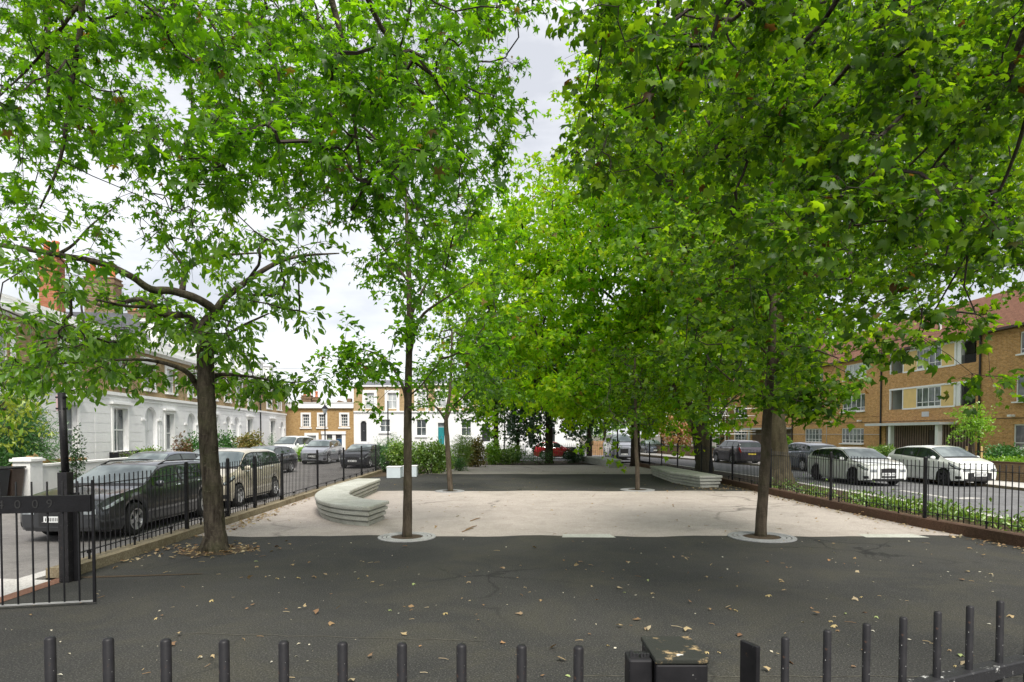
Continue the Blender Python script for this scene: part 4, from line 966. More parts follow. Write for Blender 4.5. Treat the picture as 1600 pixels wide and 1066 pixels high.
    m = MB(); m.box(0,Wd,-.022,.002,2.85,2.9); m.box(0,S(1376),-.02,.002,3.3,3.32); m.build('string_course', M['chimbrown'], t)
    m = MB(); m.tube([(0,-.05,1.9),(S(1376),-.05,1.9)], .02, 6); m.tube([(S(1292),-.05,0),(S(1292),-.05,2.9)], .02, 6); m.build('wall_cable', M['stone'], t)
    for u in (1300,1345,1583):
        m = MB(); m.box(S(u)-.12,S(u)+.12,-.3,-.01,2.95,3.08); m.build('wall_lamp', M['white'], t)
    m = MB(); m.box(-.3,Wd+.3,-.48,.05,ze,ze+.14); m.build('gutter', M['brown_wood'], t)
    m = MB(); m.add([(-.3,-.45,ze+.141),(Wd+.3,-.45,ze+.141),(Wd+.3,5,ze+3.7),(-.3,5,ze+3.7),(-.3,10.4,ze+.141),(Wd+.3,10.4,ze+.141)],[(0,1,2,3),(3,2,5,4),(1,5,2),(0,3,4)]); rf = m.build('roof', M['tile'], t)
    m = MB(); m.tube([(S(1440),1.2,ze+.9),(S(1440),1.2,ze+1.7)], .08, 8); m.build('vent_pipe', M['stone'], rf)
    # hedges, garden wall, scaffold
    gw = thing('garden_wall', 'low brown brick garden wall along the pavement in front of the flats', 'wall')
    pts = [(20.15,10),(20.1,23),(16.3,43.5),(13.4,60.5)]
    m = MB()
    for (a, b), (c, d) in zip(pts, pts[1:]):
        m.prism([(a,b),(c,d),(c+.24,d),(a+.24,b)], .05, .78); 
    m.build('wall', M['gardenbrick_y'], gw)
    m = MB()
    for (a, b), (c, d) in zip(pts, pts[1:]): m.prism([(a-.03,b),(c-.03,d),(c+.27,d),(a+.27,b)], .781, .85)
    m.build('coping', M['kerbbrick'], gw)
    sc_ = thing('scaffold', 'metal scaffold tower standing against the far end of the brick flats', 'scaffold', (ux(1118,66),66,0), R(8))
    x1, dd, hh = 3.0, 1.3, 6.0
    m = MB()
    for x in (0,1.1,2.2,3.0):
        for y in (0,dd): m.tube([(x,y,0),(x,y,hh-(.9 if x > 2 else 0))], .05, 6)
    m.build('standard', M['greysteel'], sc_)
    m = MB()
    for z in (1.9,2.2,3.9,4.7):
        for y in (0,dd): m.tube([(-.5,y-.06,z),(4.6,y-.06,z)], .04, 6)
    m.build('ledger', M['greysteel'], sc_)
    m = MB(); m.tube([(0,-.1,2.2),(1.1,-.1,4.5)], .04, 6); m.tube([(2.2,-.1,2.2),(1.1,-.1,4.5)], .04, 6); m.tube([(2.2,-.1,4),(1.6,-.1,5.9)], .04, 6); m.build('brace', M['greysteel'], sc_)
    m = MB(); m.box(-.3,4.2,.05,dd-.05,2.21,2.27); m.box(-.3,3.2,.05,dd-.05,4.71,4.77); m.build('deck', M['stake'], sc_)
def build_bits():
    # left white boundary wall with piers, bin, cardboard
    def wl(Y): return -12.75-.121*Y
    t = thing('boundary_wall', 'white rendered garden wall with a capped pier, cardboard behind it', 'wall', (wl(18.9),18.9,0), aL)
    m = MB(); m.box(.5,9.5,0,.22,-.25,.93); m.build('wall', M['stucco'], t)
    m = MB(); m.box(.5,9.6,-.04,.26,.931,1.0); m.build('coping', M['white'], t)
    m = MB(); m.box(-.1,.499,-.1,.4,-.25,1.12); m.build('pier', M['stucco'], t)
    m = MB(); m.box(-.16,.55,-.16,.46,1.121,1.2); m.prism([(-.1,-.1),(.5,-.1),(.5,.4),(-.1,.4)],1.2,1.24); m.build('pier_cap', M['white'], t)
    t = thing('boundary_wall', 'white garden wall end left of the dark bins, at the left edge of the picture', 'wall', (wl(17.4),17.4,0), aL)
    m = MB(); m.box(-6,.0,0,.25,-.25,1.0); m.build('wall', M['stucco'], t); m = MB(); m.box(-6,.05,-.05,.3,1.001,1.08); m.build('coping', M['white'], t)
    t = thing('boundary_wall', 'low white garden wall with a square pier beyond the row of parked cars', 'wall', (wl(29.2),29.2,0), aL)
    m = MB(); m.box(0,4.2,0,.2,-.25,.85); m.build('wall', M['stucco'], t); m = MB(); m.box(4.2,4.8,-.1,.3,-.25,1.1); m.build('pier', M['stucco'], t); m = MB(); m.box(4.14,4.86,-.16,.36,1.101,1.2); m.build('pier_cap', M['white'], t); m = MB(); m.box(0,4.19,-.03,.23,.851,.91); m.build('coping', M['white'], t)
    for k, (Y, lab) in enumerate(((17.75,'dark wheeled bin standing in the gap of the white garden wall'),(18.4,'second dark wheeled bin, half behind the wall pier'))):
        b = thing('wheeled_bin', lab, 'bin', (wl(Y)-.35,Y,-.05), aL)
        m = MB(); m.add([(-.24,-.27,.06),(.24,-.27,.06),(.24,.25,.06),(-.24,.25,.06),(-.29,-.36,.98),(.29,-.36,.98),(.29,.32,.98),(-.29,.32,.98)],[(0,3,2,1),(4,5,6,7),(0,1,5,4),(1,2,6,5),(2,3,7,6),(3,0,4,7)]); m.build('body', simple('bin_plastic'+str(k), (.035,.036,.042) if k == 0 else (.07,.045,.035), .5), b, bevel=.02)
        m = MB(); m.box(-.3,.3,-.39,.34,.985,1.04); m.build('lid', M['black'], b, bevel=.02)
        for sx in (-1,1):
            m = MB(); m.lathe([(.001,-.03),(.1,-.03),(.1,.03),(.001,.03)], 12, 'y', (0,0,0)); w_ = m.build('wheel', M['tyre'], b); w_.location = (sx*.27,.28,.1); w_.rotation_euler = (0,0,PI/2)
    cb = thing('cardboard_box', 'flattened brown cardboard boxes stacked behind the white garden wall', 'cardboard', (wl(19.7)-.55,19.7,-.05), aL)
    m = MB(); m.box(.6,3.3,.0,.5,.0,1.13); m.build('long_carton', M['card'], cb)
    m = MB(); m.add([(-.2,0,1.0),(.7,-.02,.98),(.95,.1,1.1),(.55,.15,1.42),(.4,.1,1.3),(.1,.12,1.32)],[(0,1,2,3,4,5)]); m.box(-.15,.55,.12,.4,0,1.05); m.build('torn_flap', M['card'], cb)
    # lanterns and plain poles
    def lamp(label, u, Y, vtop, lantern=True, zb=-.1):
        p = W(u, vtop, Y); t = thing('street_lamp', label, 'street lamp', (p.x,Y,zb)); h = p.z-zb
        m = MB(); m.lathe([(.10,0),(.10,.5),(.075,.55),(.06,.62),(.05,h*.7),(.045,h-(.95 if lantern else 0))], 10); m.build('pole', M['iron'], t, True)
        if lantern:
            m = MB(); m.lathe([(.05,h-.96),(.11,h-.9),(.12,h-.86)], 6); m.lathe([(.26,h-.42),(.28,h-.38),(.15,h-.22),(.06,h-.14),(.07,h-.1),(.001,h)], 6); m.build('lantern_cap', M['iron'], t)
            m = MB(); m.lathe([(.11,h-.86),(.24,h-.42)], 6); m.build('lantern_glass', M['lamp'], t)
        else:
            m = MB(); m.lathe([(.045,h),(.07,h+.02),(.001,h+.1)], 8); m.build('finial', M['iron'], t)
    lamp('black Victorian street lamp with a lantern in front of the brown cottage', 507.5, 52, 631)
    lamp('plain thin black pole in front of the white house with the arched door', 606, 46, 628, False)
    lamp('plain dark pole beside the van at the far right road', 965, 44, 655, False)
    lamp('short dark post on the pavement in front of the farthest left house', 446, 48, 683, False)
    lamp('plain black pole standing by the plane tree trunk behind the long bench', 1111, 27.4, 684, False, .2)
    # wooden bin store and black bin by the van
    t = thing('wooden_fence', 'short brown wooden fence beside the end of the white terrace', 'fence', (ux(922,58),58,-.1))
    for k in range(9): m = MB(); m.box(.25*k,.25*k+.23,0,.03,0,1.35+.03*(k%2)); m.build('board', M['fencewood'], t)
    m = MB(); m.box(0,2.25,.031,.08,.3,.4); m.box(0,2.25,.031,.08,1.0,1.1); m.build('rail', M['fencewood'], t)
    t = thing('skip_bin', 'black communal bin between the wooden fence and the van', 'bin', (ux(955,54),54,-.1))
    m = MB(); m.add([(-.6,-.5,.15),(.6,-.5,.15),(.6,.5,.15),(-.6,.5,.15),(-.7,-.6,1.1),(.7,-.6,1.1),(.7,.6,1.1),(-.7,.6,1.1)],[(0,3,2,1),(4,5,6,7),(0,1,5,4),(1,2,6,5),(2,3,7,6),(3,0,4,7)]); m.build('body', M['black'], t, bevel=.03)
    m = MB(); m.prism_y([(-.72,1.11),(.72,1.11),(.5,1.35),(-.5,1.35)],-.62,.62); m.build('lid', M['black'], t)
    # thin overhead wires
    for zz, k in ((W(500,571,62).z,0),(W(500,592,62).z,1)):
        m = MB(); pts = [(-34+ i*1.6, 62+.2*i, zz+.35*((i-9)/9)**2-.2) for i in range(19)]; m.tube(pts, .015, 4); tag(m.build('overhead_wire', M['black']), ('upper' if k == 0 else 'lower')+' thin overhead wire crossing the pale sky above the brown cottage', 'wire')
# ------------------------------------------------------------------ cars
def lerpt(tab, x):
    for (a, b), (c, d) in zip(tab, tab[1:]):
        if x <= c:
            t = 0 if c == a else max(0, (x-a)/(c-a)); return b+(d-b)*t
    return tab[-1][1]
def smt(tab, x, w=.12):
    return sum(lerpt(tab, x+k*w/3) for k in (-3,-2,-1,0,1,2,3))/7
PROF = {   # x fraction along the length from the nose -> height fraction of (roof height)
 'estate':  dict(top=[(0,.47),(.015,.555),(.05,.60),(.16,.648),(.25,.685),(.27,.70),(.42,.965),(.5,1),(.75,.985),(.90,.94),(.975,.67),(.995,.6),(1,.45)], belt=[(0,.44),(.1,.585),(.25,.64),(.5,.66),(.8,.69),(1,.68)], ws=(.275,.415), rw=(.905,.972), sg=(.30,.93), pil=(.545,.74)),
 'hatch':   dict(top=[(0,.47),(.015,.555),(.05,.60),(.15,.65),(.23,.685),(.255,.70),(.42,.965),(.52,1),(.75,.97),(.86,.91),(.965,.68),(.99,.6),(1,.45)], belt=[(0,.44),(.1,.585),(.25,.63),(.5,.66),(.8,.71),(1,.70)], ws=(.26,.415), rw=(.865,.96), sg=(.29,.88), pil=(.56,.77)),
 'mpv':     dict(top=[(0,.46),(.015,.545),(.05,.585),(.13,.63),(.19,.67),(.21,.69),(.38,.965),(.48,1),(.8,.985),(.92,.93),(.98,.64),(.995,.55),(1,.42)], belt=[(0,.43),(.1,.57),(.25,.63),(.5,.65),(.8,.67),(1,.66)], ws=(.215,.375), rw=(.925,.975), sg=(.235,.94), pil=(.35,.56,.77)),
 'mini':    dict(top=[(0,.47),(.015,.555),(.05,.60),(.13,.65),(.19,.69),(.21,.71),(.385,.965),(.5,1),(.72,.975),(.86,.90),(.965,.66),(.99,.58),(1,.45)], belt=[(0,.44),(.1,.585),(.25,.64),(.5,.67),(.8,.73),(1,.72)], ws=(.22,.38), rw=(.87,.96), sg=(.25,.85), pil=(.53,.73)),
 'suv':     dict(top=[(0,.46),(.02,.55),(.06,.61),(.15,.665),(.24,.70),(.26,.715),(.37,.965),(.47,1),(.82,.985),(.92,.94),(.975,.68),(.995,.58),(1,.45)], belt=[(0,.44),(.1,.60),(.25,.67),(.5,.68),(.8,.70),(1,.70)], ws=(.265,.365), rw=(.925,.97), sg=(.275,.93), pil=(.53,.74)),
}
CARBITS = {}
def wheel_obj(r, parent, dark=False):
    key = (round(r,3), dark)
    if key in CARBITS:
        return copy_tree(CARBITS[key], parent)
    m = MB(); m.lathe([(r*.62,-.09),(r*.9,-.105),(r,-.07),(r,.07),(r*.9,.105),(r*.62,.09)], 28, 'y'); t = m.build('wheel', M['tyre'], parent, True)
    m = MB(); m.lathe([(.001,.05),(r*.6,.05)], 24, 'y', m=1); m.lathe([(.001,-.05),(r*.6,-.05)], 24, 'y', m=1)
    m.lathe([(r*.58,-.1),(r*.655,-.1),(r*.655,.1),(r*.58,.1),(r*.58,-.1)], 28, 'y')
    for s in (-1, 1):
        for k in range(5):
            q = 2*PI*k/5+.3; c, sn = math.cos(q), math.sin(q); p = []
            for rr, hw in ((.02,.035),(r*.6,.05)):
                for e in (-1, 1): p.append((rr*c-e*hw*sn, rr*sn+e*hw*c))
            a, b, d, e2 = p; y0, y1 = (.055,.085) if s > 0 else (-.085,-.055)
            m.prism_y([a,d,e2,b], y0, y1)
        m.lathe([(.001,s*.095),(.045,s*.09),(.055,s*.06)], 12, 'y')
    m.build('rim', [M['rimdark' if dark else 'rim'], M['black']], t)
    CARBITS[key] = t; return t
def make_car(name, label, cat, kind, Ln, Wd, H, paint, loc, rz, wb=.575, fo=.185, r=.32, group=None, rails=False, plate_rear=False, darkrim=False, grille=(.30,.58,.42), rot=0):
    t = thing(name, label, cat, loc, rz, group); P = PROF[kind]; L2 = Ln/2
    xc = [fo*Ln, (fo+wb)*Ln]; ra = r+.055
    xs = set(np.linspace(0, Ln, 61).tolist())
    for c in xc:
        for q in np.linspace(-1, 1, 21): xs.add(c+ra*q)
        xs.add(c-ra-.004); xs.add(c+ra+.004)
    for q in (.03,.06,.1,.15): xs.add(q); xs.add(Ln-q)
    xs = sorted(x for x in xs if 0 <= x <= Ln)
    def wid(x):
        e = min(x/.55, (Ln-x)/.45, 1.0); return Wd/2*(.80+.20*math.sqrt(max(0,1-(1-e)**2)))*(1-.03*abs(x/Ln-.5)*2)
    def ring(x):
        zt = smt(P['top'], x/Ln, .02)*H; zb = min(smt(P['belt'], x/Ln, .04)*H, zt-.025); w_ = wid(x)
        z0 = .19+(.12*max(0,1-x/.5) if x < .5 else 0)*.5+(.08*max(0,1-(Ln-x)/.5))
        za = z0
        for c in xc:
            if abs(x-c) < ra: za = max(z0, r+math.sqrt(ra*ra-(x-c)**2))
        za = min(za, zb-.1)
        z1 = za+min(.10, (zb-za)*.3); g = zt-zb
        yr = w_*.945-g*.36
        return [(w_*.93,za),(w_*.985,z1),(w_,z1+.5*(zb-z1)),(w_*.985,zb-.05 if zb-.05 > z1+.5*(zb-z1) else z1+.6*(zb-z1)),(w_*.945,zb),(yr,zb+g*.86),(yr*.93-.02,zb+g*.955),(yr*.5,zb+g*.995),(0,zt)]
    rings = [ring(x) for x in xs]; nr = 9
    def S(x, k, side):                          # point on the skin; k = fractional ring level
        g = ring(x); i = min(int(k), nr-2); f = k-i
        return (L2-x, side*(g[i][0]+(g[i+1][0]-g[i][0])*f), g[i][1]+(g[i+1][1]-g[i][1])*f)
    v = []; f = []
    for x, g in zip(xs, rings):
        for (y, z) in g: v.append((L2-x,y,z))
        for (y, z) in g[:-1][::-1]: v.append((L2-x,-y,z))
    n = 2*nr-1
    for i in range(len(xs)-1):
        for j in range(n-1): f.append((i*n+j,i*n+j+1,(i+1)*n+j+1,(i+1)*n+j))
    m = MB(); m.add(v, f)
    for i, s in ((0,1),(len(xs)-1,-1)):         # bulged end caps
        g = rings[i]; x = L2-xs[i]; rows = []
        for (y, z) in g: rows.append([(x+s*(.05*(1-(q*q))*(.5+.5*min(1,y/.5)))*1.0, y*q, z) for q in np.linspace(1,-1,9)])
        vv = [p for rw in rows for p in rw]; ff = [(a*9+b,a*9+b+1,(a+1)*9+b+1,(a+1)*9+b) for a in range(nr-1) for b in range(8)]
        m.add(vv, ff if s > 0 else [q[::-1] for q in ff])
    body = m.build('body', paint, t, True)
    md = body.modifiers.new('edge', 'EDGE_SPLIT'); md.split_angle = R(38)
    m = MB(); m.box(-L2+.35,L2-.35,-Wd*.40,Wd*.40,.16,.55); m.build('underbody', M['black'], t)
    # patches lying just proud of the skin
    def patch(xa, xb, ka, kb, side, off=.005, nx=14, nk=4, clip=None):
        m = MB(); vs = []
        for i in range(nx+1):
            x = xa+(xb-xa)*i/nx
            for j in range(nk+1):
                k = ka+(kb-ka)*j/nk; p = S(x, k, side); vs.append((p[0], p[1]+side*off, p[2]+(off if k > 5 else off*.3)))
        fs = [(i*(nk+1)+j,(i+1)*(nk+1)+j,(i+1)*(nk+1)+j+1,i*(nk+1)+j+1) for i in range(nx) for j in range(nk)]
        m.add(vs, fs if side < 0 else [q[::-1] for q in fs]); return m
    s0, s1 = P['sg']; cuts = [s0, *P['pil'], s1]
    wl_ = patch  # window surrounds sit under the panes
    for side in (1, -1): patch((s0-.004)*Ln, (s1+.004)*Ln, 4.02, 4.96, side, .002, 24).build('window_trim', M['black'], t, True)
    for side in (1, -1):
        patch(.30*Ln, .80*Ln, .25, .62, side, .004, 16, 2).build('sill_trim', M['black'] if paint not in (M['p_white'],) else M['p_white'], t, True)
        patch(.13*Ln, .93*Ln, 3.02, 3.10, side, .002, 20, 1).build('waist_crease', M['black'] if kind == 'none' else paint, t, True)
    for side in (1, -1):
        for a, b in zip(cuts, cuts[1:]):
            patch((a+.008)*Ln, (b-.008)*Ln, 4.1, 4.9, side).build('side_window', M['carglass'], t, True)
        for a in P['pil']: patch((a-.006)*Ln, (a+.006)*Ln, 4.08, 4.92, side, .004, 2).build('door_pillar', M['black'], t)
        for a in (cuts[0]+.015, cuts[1], cuts[-2] if len(cuts) > 3 else cuts[1]): patch(a*Ln-.006, a*Ln+.006, 1.05, 3.98, side, .003, 1, 6).build('door_gap', M['black'], t)
        for a in cuts[1:-1]: m = patch(a*Ln-.3, a*Ln-.12, 3.05, 3.35, side, .02, 2, 1); m.build('door_handle', M['chrome'] if paint not in (M['p_white'],) else paint, t)
        patch(.008*Ln, .115*Ln, 2.75, 3.95, side, .005, 8, 3).build('headlight_surround', M['black'], t, True); patch(.012*Ln, .105*Ln, 2.95, 3.85, side, .009, 8, 3).build('headlight', M['lamp'], t, True); patch(.004*Ln, .05*Ln, .5, 1.3, side, .006, 4, 2).build('fog_intake', M['black'], t, True)
        patch(Ln*.962, Ln*.999, 2.7, 3.95, side, .006, 5, 3).build('tail_light', M['redlamp'], t, True)
        p = S((s0+.025)*Ln, 4.0, side); m = MB(); m.lathe([(.001,-.10),(.07,-.08),(.10,0),(.08,.07),(.001,.09)], 12, 'y', (0,0,0)); o = m.build('wing_mirror', paint, t, True); o.location = (p[0]-.02,p[1]+side*.12,p[2]+.07); o.scale = (.7,1,.75)
        if rails:
            pts = [S((.44+.47*i/8)*Ln, 6.0, side) for i in range(9)]; m = MB(); m.tube([(p[0],p[1],p[2]+.035+(0 if 0 < i < 8 else -.04)) for i, p in enumerate(pts)], .016, 6); m.build('roof_rail', M['black'], t, True)
        for c in xc:
            o = wheel_obj(r, t, darkrim); o.location = (L2-c, side*(Wd/2-.125), r); o.rotation_euler = (0,random.uniform(0,1),0)
    def ypatch(xa, xb, ka, kb, mat, nm, off=.006):
        m = MB(); vs = []; ks = np.linspace(ka, kb, 5); nx = 10
        for i in range(nx+1):
            x = xa+(xb-xa)*i/nx; row = [S(x,k,1) for k in ks]; row = row+[(p[0],-p[1],p[2]) for p in row[::-1][1:]]
            vs += [(p[0]+(off if xa < Ln/2 else -off),p[1],p[2]+off) for p in row]
        c = 2*len(ks)-1; fs = [(i*c+j,i*c+j+1,(i+1)*c+j+1,(i+1)*c+j) for i in range(nx) for j in range(c-1)]
        m.add(vs, fs); return m.build(nm, mat, t, True)
    a, b = P['ws']; ypatch((a-.010)*Ln, (b+.006)*Ln, 5.12, 8, M['black'], 'windscreen_surround', .003); ypatch((a-.030)*Ln, (a-.012)*Ln, 5.0, 8, M['black'], 'scuttle', .004); ypatch(.022*Ln, .028*Ln, 5.0, 8, M['black'], 'bonnet_gap', .002)
    ypatch(a*Ln, b*Ln, 5.35, 8, M['windscreen'], 'windscreen')
    a, b = P['rw']; ypatch(a*Ln, b*Ln, 5.35, 8, M['carglass'], 'rear_window')
    # nose
    gz0, gz1, gw = grille; yc = rings[0][3][0]
    def nose(y0, y1, z0, z1, mat, nm, s=1, off=.008, n=8):
        x = L2*s; m = MB(); yk = rings[0 if s > 0 else -1][3][0]
        for i in range(n):
            a, b = y0+(y1-y0)*i/n, y0+(y1-y0)*(i+1)/n
            fx = lambda y: x+s*(.052*(1-(y/yk)**2)+off)
            m.add([(fx(a),a,z0),(fx(b),b,z0),(fx(b),b,z1),(fx(a),a,z1),(fx(a)-s*.03,a,z1),(fx(b)-s*.03,b,z1),(fx(a)-s*.03,a,z0),(fx(b)-s*.03,b,z0)],[(0,1,2,3) if s > 0 else (3,2,1,0),(3,2,5,4),(6,7,1,0)])
        return m.build(nm, mat, t)
    hz = H
    gr = nose(-yc*gw*1.0, yc*gw, gz0*hz*.62+.06, gz1*hz*.75, M['black'], 'grille')
    m = MB(); fx = L2+.066; m.box(fx-.02,fx,-yc*gw*.7,yc*gw*.7,gz1*hz*.75-.004,gz1*hz*.75+.018); m.lathe([(.001,0),(.055,.004),(.06,.0)], 14, 'z', (0,0,0)) if False else None; m.box(fx-.02,fx,-yc*gw*.8,yc*gw*.8,gz0*hz*.62+.13,gz0*hz*.62+.14); m.build('grille_trim', M['chrome'], gr)
    nose(-yc*.9, yc*.9, .235, .30, M['black'], 'lower_intake')
    zt0 = rings[0][4][1]
    for s_ in (1, -1): nose(min(s_*yc*.64,s_*yc*.985), max(s_*yc*.64,s_*yc*.985), zt0-.115, zt0-.015, M['lamp'], 'headlight', 1, .010, 5)
    pz = .40 if kind != 'suv' else .48
    pl = nose(-.26, .26, pz, pz+.115, M['plate'], 'number_plate', 1, .02, 4)
    m = MB()
    for k in range(7):
        if k == 4: continue
        y = -.22+.063*k; m.box(L2+.05+.026,L2+.05+.0265,y,y+.012,pz+.025,pz+.09); m.box(L2+.05+.026,L2+.05+.0265,y+.03,y+.042,pz+.025,pz+.09)
    m.build('plate_characters', M['black'], pl)
    nose(-yc*.9, yc*.9, .25, .34, M['black'], 'rear_diffuser', -1)
    nose(-.26, .26, .62, .735, M['plate_y'], 'number_plate', -1, .012, 4)
    if rot: t.rotation_euler = (0,0,rz+rot)
    return t
def build_cars():
    zL, zR = -.095, .002; D = -PI/2
    make_car('parked_car', 'dark grey estate car behind the numbered gate, nearest of all the cars', 'car', 'estate', 4.86, 1.86, 1.45, M['p_grey'], (-8.62,11.55+2.43,zL), D, .578, .19, .335, 'cars parked along the left railings', True, grille=(.30,.56,.52))
    make_car('parked_car', 'champagne gold people carrier just beyond the cherry tree trunk', 'car', 'mpv', 4.25, 1.76, 1.62, M['p_gold'], (-8.62,16.55+2.12,zL), D, .61, .19, .32, 'cars parked along the left railings', False, grille=(.34,.54,.4))
    make_car('parked_car', 'black hatchback facing the viewer beside the shrubs and the far end of the left railings', 'car', 'hatch', 4.15, 1.76, 1.45, M['p_black'], (-9.3,36+1.9,zL), D, rot=R(-3))
    make_car('parked_car', 'silver grey crossover in front of the brown cottage', 'car', 'suv', 4.4, 1.82, 1.65, M['p_silver'], (-13.35,40.6+2.2,zL), D, r=.35, darkrim=False)
    make_car('parked_car', 'dark car in the far row whose bonnet shows right of the champagne people carrier', 'car', 'hatch', 4.2, 1.76, 1.46, M['p_black'], (-12.7,31.4,zL), D, rot=R(-4), group='cars parked along the left terrace')
    make_car('parked_car', 'grey car in the far row, first roof above the dark grey estate', 'car', 'hatch', 4.2, 1.76, 1.46, M['p_blue'], (-12.55,21.5,zL), D, rot=R(-4), group='cars parked along the left terrace')
    make_car('parked_car', 'black estate in the far row, its windscreen left of the cherry trunk', 'car', 'estate', 4.5, 1.78, 1.5, M['p_black'], (-11.6,24.6,zL), D, rot=R(-5), group='cars parked along the left terrace')
    make_car('parked_car', 'silver car roof showing above the champagne people carrier', 'car', 'hatch', 4.2, 1.76, 1.46, M['p_silver'], (-13.2,27.0,zL), D, rot=R(-5), group='cars parked along the left terrace')
    make_car('parked_van', 'white van with greenish windows by the farthest left house', 'van', 'mpv', 4.6, 1.85, 1.9, M['p_white'], (-16.6,46,zL), D, rot=R(-8))
    make_car('parked_car', 'white saloon-fronted hatchback with black grille, standing in the right road', 'car', 'hatch', 4.3, 1.80, 1.44, M['p_white'], (13.95,22.7+2.15,zR), D, .60, .2, .325, darkrim=True, grille=(.30,.62,.42), rot=R(3))
    make_car('parked_car', 'white small hatchback at the right kerb in front of the staked lime-green tree', 'car', 'mini', 4.0, 1.72, 1.52, M['p_white'], (17.15,22.5+2.0,zR), D, .635, .19, .31, darkrim=True, grille=(.22,.46,.72), rot=R(5))
    make_car('parked_car', 'dark plum hatchback seen from behind, left of the big plane trunk', 'car', 'suv', 4.0, 1.76, 1.56, M['p_plum'], (15.0,40.6,zR), -D, rot=R(7), group='dark cars parked on the far right road')
    make_car('parked_car', 'dark blue-grey hatchback mostly hidden behind the big plane trunk', 'car', 'hatch', 4.3, 1.78, 1.52, M['p_blue'], (16.0,33.2,zR), -D, rot=R(7), group='dark cars parked on the far right road')
    make_car('parked_car', 'bright red small car behind the dark trunk at the far edge of the square', 'car', 'hatch', 3.3, 1.6, 1.42, M['p_red'], (3.4,50,zL), 0, r=.29)
    make_car('parked_van', 'silver grey van at the far right behind the concrete bench', 'van', 'mpv', 4.9, 1.95, 2.05, M['p_silver'], (ux(972,48),49.5,zL), D, r=.36)
    make_car('parked_car', 'small dark car beyond the van on the far right road', 'car', 'hatch', 4.1, 1.75, 1.45, M['p_blue'], (ux(1008,60)+.6,60,zL), D)
